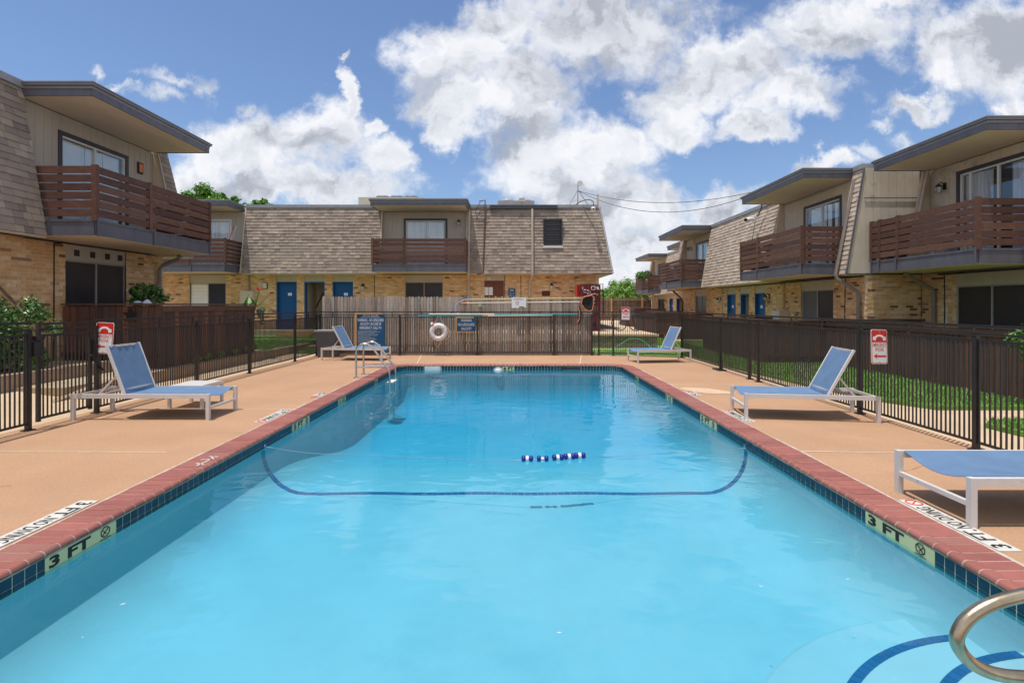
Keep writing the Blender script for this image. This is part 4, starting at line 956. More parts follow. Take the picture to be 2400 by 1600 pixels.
slider(BD, F2, 15.9, 17.7, .45, 2.57, 2.92, ('dark', 'greymid')); blue_door(BD, F2, 20.2, 21.1, .45, 2.56, 2.92, 1, '8'); stair_bay(BD, F2, 21.6, 22.45, .45, 2.56, 2.92); blue_door(BD, F2, 22.9, 23.85, .45, 2.56, 2.92, 1, '6'); slider(BD, F2, 26.4, 28.0, .45, 2.57, 2.92, ('dark','dark'))
for a, b, w0, w1, kd in ((14.88,18.87,15.65,17.5,'half'),(25.6,29.6,26.3,27.95,'curtain')):
    BD.siding(F2, a, b, 3.25, 5.72, [(w0,w1,3.3,5.3)], w=.24); window(BD, F2, w0, w1, 3.3, 5.3, kind=kd); BD.cheek_wall(F2, a, -1); BD.cheek_wall(F2, b, 1)
BD.mansard(F2, 14.42, 14.83); BD.mansard(F2, 18.92, 25.55); BD.mansard(F2, 29.65, 30.2)
canopy(BD, F2, 14.85, 18.85, 1.55); canopy(BD, F2, 25.5, 29.6, 1.55)
balcony(BD, F2, 14.95, 18.95, 1.5, mids=(.67,)); balcony(BD, F2, 25.7, 29.6, 1.5, mids=(.62,))
BD.bricks(F3, 30.2, 44.3, G0, 2.92, [(36.1,37.6,.3,2.93),(38.4,39.3,.3,2.93),(40.6,42.4,.3,2.93)])
stair_bay(BD, F3, 36.1, 37.6, .45, 2.56, 2.92); blue_door(BD, F3, 38.4, 39.3, .45, 2.56, 2.92, 1); slider(BD, F3, 40.6, 42.4, .45, 2.57, 2.92)
for a, b in ((30.7,34.7),(39.7,43.7)):
    BD.siding(F3, a, b, 3.25, 5.72, [(a+1,a+2.8,3.3,5.3)], w=.3); window(BD, F3, a+1, a+2.8, 3.3, 5.3, kind='blind'); BD.cheek_wall(F3, a, -1); BD.cheek_wall(F3, b, 1); canopy(BD, F3, a-.1, b+.05, 1.55); balcony(BD, F3, a+.1, b, 1.5)
BD.mansard(F3, 30.2, 30.65); BD.mansard(F3, 34.75, 39.65); BD.mansard(F3, 43.75, 44.3)
core(BD, F1, 6.0, 14.38, .3, front=-.6); core(BD, F2, 14.42, 30.2, .3, back=-10.5); core(BD, F3, 30.2, 44.3, .3)
m = MB(); m.box(9.78, 11.6, 14.45, 30.19, ZT+ZO-.2, ZT+ZO+.06); m.box(9.78, 9.9, 30.1, 30.2, G0+ZO, ZT+ZO); m.box(9.78, 13, 30.15, 30.2, G0+ZO, ZT+ZO); m.build('roof', 'cap', BD.root)
pipe_on(BD, 'downpipe', [F2.pt(14.72,.12,5.62), F2.pt(14.72,OB+.1,ZB+.0), F2.pt(14.7,OB+.08,ZB-.12), F2.pt(14.62,.10,ZB-.5), F2.pt(14.62,.08,ZB-.62), F2.pt(14.62,.07,.5)], .05, 'pipegrey')
pipe_on(BD, 'downpipe', [F1.pt(13.9,.85,2.96), F1.pt(13.9,.78,2.9), F1.pt(13.9,.12,2.5), F1.pt(13.9,.07,2.35), F1.pt(13.9,.07,.5)], .05, 'pipegrey')
pipe_on(BD, 'downpipe', [F2.pt(30.0,.6,2.9), F2.pt(29.9,.15,2.45), F2.pt(29.9,.08,2.2), F2.pt(29.9,.08,.5)], .05, 'piperust')
pipe_on(BD, 'downpipe', [F3.pt(44.0,.9,2.9), F3.pt(44.1,.15,2.3), F3.pt(44.1,.1,.5)], .05, 'piperust')
pipe_on(BD, 'conduit', [F2.pt(14.5,.04,2.89), F2.pt(19,.05,2.88), F2.pt(25,.04,2.89)], .022, 'black')
pipe_on(BD, 'conduit', [F1.pt(11.1,.04,2.89), F1.pt(13.8,.04,2.89)], .02, 'black'); pipe_on(BD, 'conduit', [F1.pt(13.62,.012,2.9), F1.pt(13.62,.012,.5)], .012, 'black')
pipe_on(BD, 'conduit', [F2.pt(15.3,.012,2.9), F2.pt(15.33,.012,1.9), F2.pt(15.3,.012,.5)], .012, 'black')
pipe_on(BD, 'conduit', [F2.pt(18.75,.06,2.85), F2.pt(18.75,.06,1.95)], .035, 'poleyel')
pipe_on(BD, 'conduit', [F2.pt(24.35,.03,2.9), F2.pt(24.35,.03,.5)], .03, 'pipe')
m = MB(); F2.box(m, 18.45, 19.0, 0, .34, .7, 1.9); ub = m.build('utility_box', 'beige', BD.root); m = MB(); F2.box(m, 18.47, 18.98, .341, .352, .74, 1.86); m.build('door_panel', 'white', ub)
m = MB(); FF.box(m, -12.05, -11.5, 0, .22, 1.65, 2.2); ub = m.build('utility_box', 'siding_light', BF.root)
pipe_on(BA, 'downpipe', [FA.pt(14.3,.62,ZB+.02), FA.pt(14.3,.55,ZB-.1), FA.pt(14.25,.16,ZB-.28), FA.pt(14.2,.10,ZB-.4), FA.pt(14.2,.08,.3)], .05, 'pipegrey')
pipe_on(BA, 'conduit', [FA.pt(11.05,.012,2.9), FA.pt(11.04,.012,.3)], .012, 'black'); pipe_on(BA, 'conduit', [FA.pt(6,.55,ZB-.04), FA.pt(11.0,.3,ZB-.05), FA.pt(11.05,.012,2.9)], .014, 'black')
pipe_on(BA, 'conduit', [FA.pt(9.5,.03,2.3), FA.pt(10.2,.03,1.6)], .02, 'pipegrey')
for B in (BA, BF, BD): B.finish()

# ---------------- wall lanterns (parts of their buildings move with them, but each can be lifted off: own things)
def lantern(p, n, label, cage=False):
    n = Vector(n); t = Vector((n.y, -n.x, 0)); p = Vector(p); o = thing('wall_lantern', p, label, 'lamp', 'black wall lanterns')
    m = MB(); m.bar(p+Vector((0,0,-.08)), p+Vector((0,0,.1)), .1, .02, n); m.build('backplate', 'black', o)
    m = MB(); m.tube([p+Vector((0,0,.05)), p+n*.09+Vector((0,0,.12)), p+n*.16+Vector((0,0,.07))], .012, 6); m.build('arm', 'black', o)
    c = p+n*.16; m = MB(); m.lathe(c+Vector((0,0,-.16)), [(.035,0),(.06,.03),(.075,.14)], 8); m.build('glass_shade', 'slatwhite', o)
    m = MB(); m.lathe(c+Vector((0,0,-.02)), [(.09,0),(.06,.05),(.015,.09)], 8); m.build('hood', 'black', o)
    m = MB()
    for k in range(4): a = k*math.pi/2+.4; q = c+Vector((math.cos(a)*.078, math.sin(a)*.078, 0)); m.bar(q+Vector((0,0,-.16)), q+Vector((0,0,-.02)), .008)
    if cage:
        for zz in (-.3, -.22, -.15):
            m.tube([c+Vector((math.cos(a)*.11, math.sin(a)*.11, zz)) for a in [math.pi*i/5 for i in range(10)]], .006, 4, True)
        for k in range(6): a = k*math.pi/3; q = c+Vector((math.cos(a)*.11, math.sin(a)*.11, 0)); m.bar(q+Vector((0,0,-.3)), q+Vector((0,0,-.12)), .006)
    m.build('cage', 'black', o)
lantern(F1.pt(13.68,-.04,5.2), (-1,0,0), 'black lantern on the upper wall beside the curtained window at the right edge')
lantern(F2.pt(20.0-.12,.0,2.4), (-1,0,0), 'caged black lantern on brick beside the nearest blue door of the right building', True)
lantern(F2.pt(24.55,.0,2.35), (-1,0,0), 'black lantern on brick left of the farther blue door of the right building')
lantern(F2.pt(28.8,-.04,5.2), (-1,0,0), 'black lantern on the upper wall above the middle right balcony')
lantern(F3.pt(39.95,.0,2.35), (-1,0,0), 'small black lantern beside the farthest blue door at the right')
lantern(FF.pt(-2.45,-.04,5.25), (0,-1,0), 'small black lantern on the siding right of the rear balcony window')
lantern(FF.pt(-6.69,.0,2.42), (0,-1,0), 'dark lantern on the rear brick right of the second blue door')
lantern(FF.pt(1.66,.0,2.45), (0,-1,0), 'dark lantern on the rear brick above the small brown vent')
o = thing('bulkhead_lamp', FF.pt(-11.05,0,2.3), 'square white bulkhead lamp with black rim left of the first blue door', 'lamp')
m = MB(); FF.box(m, -11.16, -10.94, 0, .04, 2.30, 2.58); m.build('rim', 'black', o)
m = MB()
for k in range(3): FF.box(m, -11.14, -10.96, .041, .07, 2.33+k*.08, 2.39+k*.08)
m.build('diffuser', 'signwhite', o)
o = thing('wall_plaque', FA.pt(13.65,0,5.05), 'small orange brown framed plaque beside the left balcony window', 'plaque')
m = MB(); FA.box(m, 13.56, 13.74, -.045, -.01, 5.03, 5.32); m.build('frame', 'black', o)
m = MB(); FA.box(m, 13.59, 13.71, -.0095, .0, 5.07, 5.28); m.build('plate', 'orange', o)
# ================================================================ FENCES
PK = piece_mesh('picket', UC, CUBE_F, M['iron'])
def iron_fence(name, a, b, posts, sp, label, zt=1.20, extra=()):
    a, b = Vector((*a, 0)), Vector((*b, 0)); L = (b-a).length; t = (b-a).normalized(); nn = Vector((-t.y, t.x, 0))
    o = thing(name, a, label, 'fence')
    for z, w in ((.09,.026),(zt,.026),(1.275,.02),(1.36,.03)):
        m = MB(); k = max(1, int(L/2.2)); pts = [a+t*L*i/k+Vector((0,0,z+random.uniform(-.005,.005))) for i in range(k+1)]
        for p, q in zip(pts, pts[1:]): m.bar(p, q, w, w)
        m.build('rail', 'iron', o)
    P = Pieces(o, 'picket', 'pickets', PK); x = sp*.7
    while x < L-.02:
        if not any(abs(x-p) < .035 for p in posts) and not any(e0 < x < e1 for e0, e1 in extra):
            c = a+t*x; lx, ly = random.gauss(0, .004), random.gauss(0, .004)
            P.add(mtx(t*.014, nn*.014, Vector((lx, ly, zt-.10)), (c.x, c.y, (zt+.10)/2)))
        x += sp
    P.flush()
    for p in posts:
        c = a+t*p; m = MB(); m.bar(c+Vector((0,0,-.02)), c+Vector((0,0,1.25)), .052, .052, t); m.box(c.x-.03, c.x+.03, c.y-.03, c.y+.03, 1.25, 1.262)
        m.box(c.x-.055, c.x+.055, c.y-.055, c.y+.055, .0, .012); m.build('post', 'iron', o)
    x = .45
    while x < L:
        c = a+t*x; m = MB(); m.bar(c+Vector((0,0,zt)), c+Vector((0,0,1.36)), .022, .022, t); m.build('spacer', 'iron', o); x += .93
    return o
# left fence: gate between y 6.65 and 7.55
FXL = -6.15
iron_fence('iron_fence', (FXL, 2.6), (FXL, 6.60), [.1, 2.2, 3.97], .0625, 'black iron picket fence run nearest the camera on the left, before the gate')
iron_fence('iron_fence', (FXL, 7.62), (FXL, 16.25), [.03, 2.45, 4.45, 6.95, 8.55], .0625, 'long black iron picket fence along the left side of the pool deck beyond the gate')
gt = thing('pool_gate', (FXL, 7.5, 0), 'black iron self closing gate with latch box in the left fence', 'gate')
m = MB()
for z in (.12, 1.19, 1.27, 1.34): m.bar((FXL,6.72,z), (FXL,7.52,z), .028, .028)
for y in (6.71, 7.53): m.bar((FXL,y,.08), (FXL,y,1.36), .04, .04, (0,1,0))
m.bar((FXL,7.1,1.19), (FXL,7.1,1.34), .02, .02, (0,1,0)); m.build('gate_frame', 'iron', gt)
P = Pieces(gt, 'picket', 'pickets', PK); y = 6.78
while y < 7.5: P.add(mtx(Vector((0,.014,0)), Vector((.014,0,0)), Vector((random.gauss(0,.004),random.gauss(0,.004),1.08)), (FXL,y,.65))); y += .0625
P.flush()
m = MB(); m.box(FXL-.03, FXL+.05, 6.60, 6.72, .93, 1.12); m.box(FXL-.02, FXL+.06, 6.62, 6.70, 1.13, 1.19); m.build('latch_box', 'iron', gt)
m = MB(); m.tube([(FXL+.04,7.56,1.08),(FXL+.05,7.58,.82)], .018, 8); m.tube([(FXL+.04,7.5,.86),(FXL+.03,7.72,.62)], .018, 8); m.build('gate_closer', 'black', gt)
iron_fence('iron_fence', (5.05, 3.4), (5.02, 15.6), [.1, 2.27, 4.17, 7.3, 7.7, 9.25, 12.15], .0625, 'long black iron picket fence along the right side of the pool deck')
iron_fence('iron_fence', (FXL, 16.33), (2.55, 16.36), [.05, 2.55, 5.0, 7.4, 8.6], .0725, 'black iron picket fence standing in front of the weathered wooden fence')
iron_fence('iron_fence', (2.62, 16.36), (4.98, 15.66), [.05, .5], .068, 'short black iron fence run joining wooden fence to right rear corner')
for (x, y) in ((5.12, 10.72), (5.12, 11.1), (5.12, 12.7)):
    pass
br = thing('fence_brace', (5.0, 12.66, 0), 'dark angle brace with foot plate leaning on the right fence', 'brace')
m = MB(); m.bar((5.03,12.55,.02), (5.03,12.75,1.15), .03, .03, (1,0,0)); m.build('strut', 'iron', br); m = MB(); m.box(4.9, 5.1, 12.45, 12.85, .0, .03); m.build('foot_plate', 'iron', br)

# weathered wooden fence
wf = thing('wooden_fence', (-1.8, 16.6, 0), 'weathered grey dog eared wooden fence closing the far end of the pool deck', 'fence')
prof = [(-.0445,0),(.0445,0),(.0445,.962),(.040,.983),(.020,1.0),(-.020,1.0),(-.040,.983),(-.0445,.962)]
Vp = [(x, y, z) for y in (-.009, .009) for x, z in prof]; kk = len(prof)
Fp = [tuple(range(kk)), tuple(range(2*kk-1, kk-1, -1))] + [(i, kk+i, kk+(i+1) % kk, (i+1) % kk) for i in range(kk)]
P = Pieces(wf, 'fence_board', 'fence_boards', piece_mesh('fence_board', Vp, Fp, M['fence'])); x = -6.05
while x < 2.5:
    hz = 1.83+random.uniform(-.02,.02); w = random.uniform(.93, 1.03)
    P.add(mtx(Vector((w,0,0)), Vector((0,1,0)), Vector((random.gauss(0,.004),0,hz)), (x, 16.50+random.uniform(-.004,.004), .02))); x += .0975
P.flush()
for z in (.35, 1.0, 1.6): m = MB(); m.box(-6.1, 2.5, 16.515, 16.55, z, z+.09); m.build('stringer', 'fence', wf)
m = MB(); m.box(-6.1, 2.52, 16.44, 16.485, .0, .12); m.build('kick_board', 'fence', wf)
for x in (-6.0, -3.5, -1.0, 1.3, 2.45): m = MB(); m.box(x-.045, x+.045, 16.552, 16.64, 0, 1.75); m.build('post', 'fence', wf)
ff = thing('wooden_fence', (5, 45.5, 0), 'distant tan wooden fence below the green tree between the buildings', 'fence')
P = Pieces(ff, 'fence_board', 'fence_boards', cube_piece('fence_board', 'fence_far')); x = 3.0
while x < 12: P.add(mtx(Vector((.135,0,0)), Vector((0,.02,0)), Vector((0,0,1.95+random.uniform(-.03,.03))), (x, 45.5, 1.2))); x += .142
P.flush()
for z in (.6, 1.3, 1.95): m = MB(); m.box(3, 12, 45.42, 45.48, z, z+.09); m.build('stringer', 'fence_far', ff)
for x in (3.1, 5.8, 8.5, 11.2): m = MB(); m.box(x-.06, x+.06, 45.3, 45.42, .2, 2.2); m.build('post', 'woodyel', ff)
# dark patio fences
PB = cube_piece('fence_board', 'patio')
def patio(sgn, xo, xw, y0, y1, zb, zt, label, near=True, far=True):
    o = thing('patio_fence', (xo, (y0+y1)/2, zb), label, 'fence', 'dark stained patio fences'); P = Pieces(o, 'fence_board', 'fence_boards', PB)
    runs = [((xo, y0), (xo, y1))]
    if near: runs.append(((xo, y0), (xw, y0)))
    if far: runs.append(((xo, y1), (xw, y1)))
    for a, b in runs:
        a, b = Vector((*a, 0)), Vector((*b, 0)); L = (b-a).length; t = (b-a).normalized(); nn = Vector((-t.y, t.x, 0)); x = .07
        while x < L-.05:
            c = a+t*x; P.add(mtx(t*.131, nn*.018, Vector((0,0,zt-zb-.03)), (c.x+nn.x*random.uniform(-.003,.003), c.y+nn.y*random.uniform(-.003,.003), (zt+zb)/2-.02))); x += .142
        out = nn if (nn.x*sgn > .5 or (abs(nn.y) > .5 and ((a.y == y0) == (nn.y < 0)))) else -nn
        m = MB(); m.bar(a+Vector((0,0,zt+.0))+out*.0, b+Vector((0,0,zt)), .13, .035); m.build('cap_rail', 'patio_cap', o)
        m = MB(); m.bar(a+out*.024+Vector((0,0,zt-.10)), b+out*.024+Vector((0,0,zt-.10)), .022, .13); m.build('top_board', 'patio_cap', o)
        m = MB(); m.bar(a-out*.03+Vector((0,0,zb+.3)), b-out*.03+Vector((0,0,zb+.3)), .035, .09); m.build('stringer', 'patio', o)
    P.flush(); return o
patio(1, -7.6, -9.72, 11.2, 15.2, .215, 1.60, 'tall dark brown patio fence in front of the left building with a plant behind it')
star = thing('metal_star', (-8.3, 11.15, 1.3), 'dark metal star hung on the left patio fence', 'ornament')
m = MB(); pts = []
for i in range(10): a = math.pi/2+math.pi*i/5; r = .17 if i % 2 == 0 else .07; pts.append((-8.25+r*math.cos(a), 11.16, 1.37+r*math.sin(a)))
m.poly(pts, (0,-.02,0)); m.build('star_plate', 'ink', star)
patio(-1, 8.6, 11.25, 7.6, 14.28, -.1, 1.18, 'long dark brown patio fence nearest the camera on the right behind the lawn')
patio(-1, 6.9, 9.7, 14.36, 18.95, -.1, 1.17, 'dark brown patio fence under the second right balcony', )
patio(-1, 6.9, 9.7, 25.3, 29.8, -.1, 1.17, 'dark brown patio fence under the third right balcony')
patio(-1, 8.9, 11.6, 30.6, 34.8, -.1, 1.17, 'distant dark patio fence just past the corner of the right building')
patio(-1, 8.9, 11.6, 39.7, 43.9, -.1, 1.3, 'farthest dark patio fence at the right')

# ================================================================ SIGNS
def sign_board(loc, w, h, rot, label, cat='sign', border='red', th=.004, name='emergency_phone_sign'):
    o = thing(name, loc, label, cat); return o
def phone_sign(c, rot, label, arrow=True, w=.30, h=.46, group=None):
    o = thing('phone_sign', (0,0,0), label, 'sign', group)
    def rr(mb, w, h, r, y, th):
        pts = []
        for cx, cz, a0 in ((w/2-r,h/2-r,0),(-w/2+r,h/2-r,90),(-w/2+r,-h/2+r,180),(w/2-r,-h/2+r,270)):
            for i in range(5): a = R(a0+90*i/4); pts.append((cx+r*math.cos(a), y, cz+r*math.sin(a)))
        mb.poly(pts, (0,-th,0)); return mb
    rr(MB(), w, h, .03, 0, .003).build('sign_plate', 'signwhite', o)
    rr(MB(), w-.014, h-.014, .025, -.0035, .001).build('red_border', 'red', o)
    rr(MB(), w-.032, h-.032, .018, -.0050, .001).build('white_field', 'signwhite', o)
    m = MB(); m.box(-w/2+.012, w/2-.012, -.0072, -.0062, h*.13, h/2-.012); m.build('red_field', 'red', o)
    m = MB(); n = 12; cz = h*.20; ro, ri = .105*w/.3, .070*w/.3
    out = [( ro*math.cos(a), -.0078, cz+ro*.75*math.sin(a)) for a in [R(25)+R(130)*i/n for i in range(n+1)]]
    inn = [( ri*math.cos(a), -.0078, cz+ri*.70*math.sin(a)) for a in [R(25)+R(130)*i/n for i in range(n+1)]]
    for i in range(n): m.poly([out[i], out[i+1], inn[i+1], inn[i]], (0,-.001,0))
    for s in (-1, 1):
        q = [(s*.058,cz+.035),(s*.112,cz+.045),(s*.125,cz+.0),(s*.072,cz-.012)]; m.poly([(x*w/.3,-.0075,z) for x, z in q], (0,-.0011,0))
    m.build('handset_symbol', 'signwhite', o)
    t = MB(); put_text(t, 'EMERGENCY', (0,-.0068,h*.045), (1,0,0), (0,0,1), .07, .0007, 1, fit=w*.84); put_text(t, 'PHONE', (0,-.0068,-h*.085), (1,0,0), (0,0,1), .068, .0007, 1, fit=w*.52)
    if arrow:
        m2 = [(-.11,-h*.27),(-.045,-h*.27+.036),(-.055,-h*.27+.012),(.12,-h*.27+.012),(.12,-h*.27-.012),(-.055,-h*.27-.012),(-.045,-h*.27-.036)]
        t.poly([(x*w/.3,-.0062,z) for x, z in m2], (0,-.001,0))
    t.build('lettering', 'red', o)
    m = MB(); m.lathe((0,-.003,h/2-.03), [(.006,0),(.006,-.006)], 8, 'y'); m.lathe((0,-.003,-h/2+.03), [(.006,0),(.006,-.006)], 8, 'y'); m.build('bolt', 'steel', o)
    o.location = c; o.rotation_euler = (R(-3) if rot else 0, R(2), rot); return o
phone_sign((-6.03, 7.64, 1.10), R(-8), 'red and white emergency phone sign with arrow on the left fence above the lounger')
phone_sign((4.87, 6.93, 1.03), R(14), 'red and white emergency phone sign with arrow on the right fence', w=.27)
phone_sign((3.45, 16.05, 1.32), 0, 'small red and white emergency phone sign on the short rear iron fence', w=.26, h=.40)
ps = thing('phone_sign', (-.1, 22.98, 2.0), 'blue phone sign on the rear brick wall beside the brown door', 'sign')
m = MB(); m.box(-.26, .05, 22.965, 22.985, 1.93, 2.30); pl = m.build('sign_plate', 'signblue', ps)
t = MB(); c = Vector((-.105, 22.962, 2.18)); pts = [c+Vector((.08*math.cos(a), 0, .06*math.sin(a))) for a in [math.pi*i/8 for i in range(9)]]
for i in range(8): t.bar(pts[i], pts[i+1], .003, .03)
t.build('handset_symbol', 'signwhite', pl); t = MB(); put_text(t, 'PHONE', (-.105, 22.962, 2.10), (1,0,0), (0,0,1), .07, .001, fit=.22); put_text(t, '911', (-.105, 22.962, 2.0), (1,0,0), (0,0,1), .09, .002, fit=.2); t.build('lettering', 'label_grey', pl)
# pool rules board
prl = thing('pool_rules_board', (-4.55, 16.28, .2), 'large blue pool rules board with orange wood frame on the rear fence', 'sign')
YB = 16.27
m = MB(); m.box(-4.93, -4.06, YB, YB+.02, .22, 1.29); bd = m.build('board_panel', 'signblue', prl)
m = MB(); m.box(-5.0, -4.932, YB-.012, YB+.03, .22, 1.335); m.box(-4.93, -4.12, YB-.012, YB+.03, 1.292, 1.335); m.build('wood_frame', 'woodyel', prl)
t = MB(); X = -4.495; yy = YB-.0015
def ln(s, z, size, fit, bold=.002): put_text(t, s, (X, yy, z), (1,0,0), (0,0,1), size, bold*.25, fit=fit)
ln('POOL RULES', 1.245, .075, .48); ln('THIS POOL IS FOR RESIDENTS ONLY', 1.195, .03, .62, .001); ln('WARNING - NO LIFEGUARD', 1.105, .13, .82, .004); ln('ON DUTY. IN CASE OF', .985, .125, .66, .004); ln('EMERGENCY, CALL 911', .865, .125, .68, .004)
t.build('lettering', 'signwhite', bd)
t = MB(); lines = ['NO GLASS OR PETS ALLOWED IN POOL AREA.', 'CHILDREN SHOULD NOT USE POOL WITHOUT ADULT', 'SUPERVISION. SWIM AT YOUR OWN RISK.', 'PROPER SWIM ATTIRE IS REQUIRED AT ALL TIMES.', 'NO RUNNING, ROUGH PLAY OR LOUD MUSIC.', 'POOL HOURS 10 AM TO 10 PM.', 'RESIDENTS MUST BE WITH THEIR GUESTS.', 'NO ALCOHOLIC BEVERAGES NEAR THE POOL.', 'SHOWER BEFORE ENTERING THE WATER.', 'KEEP THE GATE CLOSED AT ALL TIMES.', 'MANAGEMENT IS NOT RESPONSIBLE FOR LOSS.']
for i, s in enumerate(lines): put_text(t, s, (-4.90, yy, .775-i*.037), (1,0,0), (0,0,1), .031, .001, xs=.92, align='LEFT')
t.build('small_lettering', 'label_grey', bd)
t = MB(); ln('NO DIVING', .30, .13, .62, .004); t.build('lettering', 'signwhite', bd)
wn = thing('lifeguard_sign', (-1.53, 16.28, .9), 'small blue warning sign reading no lifeguard on duty on the rear fence', 'sign')
m = MB(); m.box(-1.79, -1.21, YB, YB+.02, .76, 1.17); bd = m.build('board_panel', 'signblue', wn)
m = MB(); m.box(-1.835, -1.792, YB-.012, YB+.03, .722, 1.21); m.box(-1.79, -1.26, YB-.012, YB+.03, 1.172, 1.21); m.box(-1.79, -1.26, YB-.012, YB+.03, .722, .758); m.build('wood_frame', 'woodyel', wn)
t = MB(); X = -1.5; ln('WARNING', 1.10, .12, .33, .004); ln('NO LIFEGUARD', .965, .12, .52, .004); ln('ON DUTY', .835, .12, .33, .004); t.build('lettering', 'signwhite', bd)
# ---- life ring
rg = thing('life_ring', (-2.36, 16.2, .74), 'white ring buoy hanging on rope from the rear iron fence', 'life ring')
cc_ = Vector((-2.36, 16.2, .74)); m = MB(); m.tube([cc_+Vector((.205*math.cos(a), 0, .205*math.sin(a))) for a in [2*math.pi*i/32 for i in range(32)]], .08, 12, True); autosmooth(m.build('ring_body', 'ring', rg))
m = MB()
for a in (.7, 2.25, 3.9, 5.3):
    for da in (-.09, .09): c = cc_+Vector((.205*math.cos(a+da), 0, .205*math.sin(a+da))); u = Vector((math.cos(a+da), 0, math.sin(a+da))); m.tube([c+u*.083*math.cos(q)+Vector((0,1,0))*.083*math.sin(q) for q in [2*math.pi*i/14 for i in range(14)]], .004, 4, True)
m.build('band', 'label_grey', rg)
m = MB(); T0 = Vector((-2.36, 16.26, 1.22))
m.tube([cc_+Vector((-.12,-.02,.26)), T0+Vector((-.02,0,0)), T0+Vector((.03,0,.02)), cc_+Vector((.17,-.02,.22)), cc_+Vector((.24,0,.18)), cc_+Vector((.33,0,.05)), cc_+Vector((.36,0,-.10)), cc_+Vector((.29,0,-.2)), cc_+Vector((.18,0,-.24))], .009, 6)
m.tube([cc_+Vector((-.20,0,-.22)), cc_+Vector((-.13,0,-.30)), cc_+Vector((-.08,0,-.42)), cc_+Vector((-.04,0,-.46)), cc_+Vector((0,0,-.44)), cc_+Vector((.05,0,-.34)), cc_+Vector((.12,0,-.25))], .009, 6); m.build('rope', 'rope', rg)
m = MB(); m.lathe(cc_+Vector((-.19,-.02,.25)), [(.02,-.05),(.055,-.03),(.055,.03),(.02,.05)], 10, 'x'); m.build('float', 'signwhite', rg)
m = MB(); m.lathe(cc_+Vector((-.165,-.022,.25)), [(.058,-.015),(.058,.015)], 10, 'x'); m.build('float_band', 'red', rg)
# ---- poles
def pole(name, p, q, r, mt, label, joints=()):
    o = thing(name, p, label, 'pole'); m = MB(); m.tube([p, q], r, 8); autosmooth(m.build('pole_tube', mt, o)); return o
p1 = pole('pool_pole', (-3.0,16.22,1.245), (-.95,16.22,1.245), .021, 'teal', 'lower teal pool pole with white end hung along the rear fence')
m = MB(); m.tube([(-.95,16.22,1.245),(1.2,16.22,1.265)], .018, 8); m.build('inner_tube', 'polewhite', p1); m = MB(); m.tube([(-.98,16.22,1.245),(-.82,16.22,1.247)], .024, 8); m.build('grip', 'woodyel', p1)
p2 = pole('pool_pole', (-2.65,16.18,1.30), (-.62,16.18,1.298), .017, 'polewhite', 'upper white and teal pool pole carrying the curved brush')
m = MB(); m.tube([(-.62,16.18,1.298),(1.98,16.18,1.295)], .020, 8); m.build('outer_tube', 'teal', p2)
m = MB(); m.tube([(1.99,16.18,1.50),(2.03,16.18,1.44),(2.04,16.18,1.30),(2.03,16.18,1.14),(1.97,16.18,1.04)], .014, 6); m.build('brush_frame', 'orange', p2)
m = MB(); m.tube([(2.03,16.18,1.53),(2.065,16.18,1.44),(2.075,16.18,1.30),(2.065,16.18,1.14),(2.01,16.18,1.02)], .022, 6); m.build('brush_bristle', 'net', p2)
p3 = pole('skimmer_net', (-1.4,16.42,1.755), (2.1,16.42,1.80), .019, 'poleyel', 'yellow pool pole with black skimmer net in orange frame at its right end')
fr = [(2.12,1.62),(2.16,1.80),(2.25,1.85),(2.45,1.89),(2.50,1.84),(2.51,1.62),(2.47,1.42),(2.36,1.38),(2.22,1.46)]
m = MB(); m.tube([(x,16.40,z) for x, z in fr], .016, 6, True); m.build('net_frame', 'orange', p3)
m = MB(); ctr = (2.33, 16.43, 1.60); n = len(fr)
for i in range(n): a, b = fr[i], fr[(i+1) % n]; m.face([(a[0],16.405,a[1]), (b[0],16.405,b[1]), ctr])
m.build('net_bag', 'net', p3)
m = MB(); m.tube([(-1.4,16.42,1.755),(-1.55,16.42,1.75),(-1.78,16.40,1.66),(-1.86,16.38,1.50),(-1.82,16.36,1.36),(-1.72,16.3,1.27)], .016, 8); m.build('blue_end', 'bluecord', p3)
p4 = pole('pool_pole', (-1.62,16.41,1.645), (2.08,16.41,1.68), .015, 'polewhite', 'thin white pool pole with orange end below the yellow one')
m = MB(); m.tube([(-1.68,16.41,1.64),(-1.50,16.41,1.646)], .026, 8); m.build('grip', 'orange', p4); m = MB(); m.tube([(.02,16.41,1.66),(.14,16.41,1.661)], .026, 8); m.build('clamp', 'orange', p4)
o = thing('paper_sign', (.15, 16.4, 1.6), 'torn cream paper sign with a red circle tacked on the rear wooden fence', 'sign')
m = MB(); m.poly([(-.08,16.38,1.82),(.38,16.38,1.82),(.38,16.38,1.50),(.30,16.38,1.51),(.30,16.38,1.54),(.16,16.38,1.54),(.16,16.38,1.49),(-.08,16.38,1.485)], (0,-.003,0)); pl = m.build('sheet', 'curtain', o); pl.data.materials[0] = M['signwhite']
m = MB(); m.tube([(.1+.045*math.cos(a),16.376,1.66+.045*math.sin(a)) for a in [2*math.pi*i/16 for i in range(16)]], .006, 4, True); m.build('symbol', 'red', pl)
m = MB(); put_text(m, 'NO SMOKING', (.13,16.3765,1.76), (1,0,0), (0,0,1), .05, .001, fit=.3); m.build('lettering', 'ink', pl)
o = thing('fence_box', (-1.08, 16.44, 1.5), 'small pale green electrical box on the rear wooden fence', 'box')
m = MB(); m.box(-1.13, -1.03, 16.42, 16.485, 1.52, 1.68); b_ = m.build('housing', 'marker', o); m = MB(); m.box(-1.10, -1.06, 16.412, 16.419, 1.57, 1.63); m.build('cover', 'slatwhite', b_)
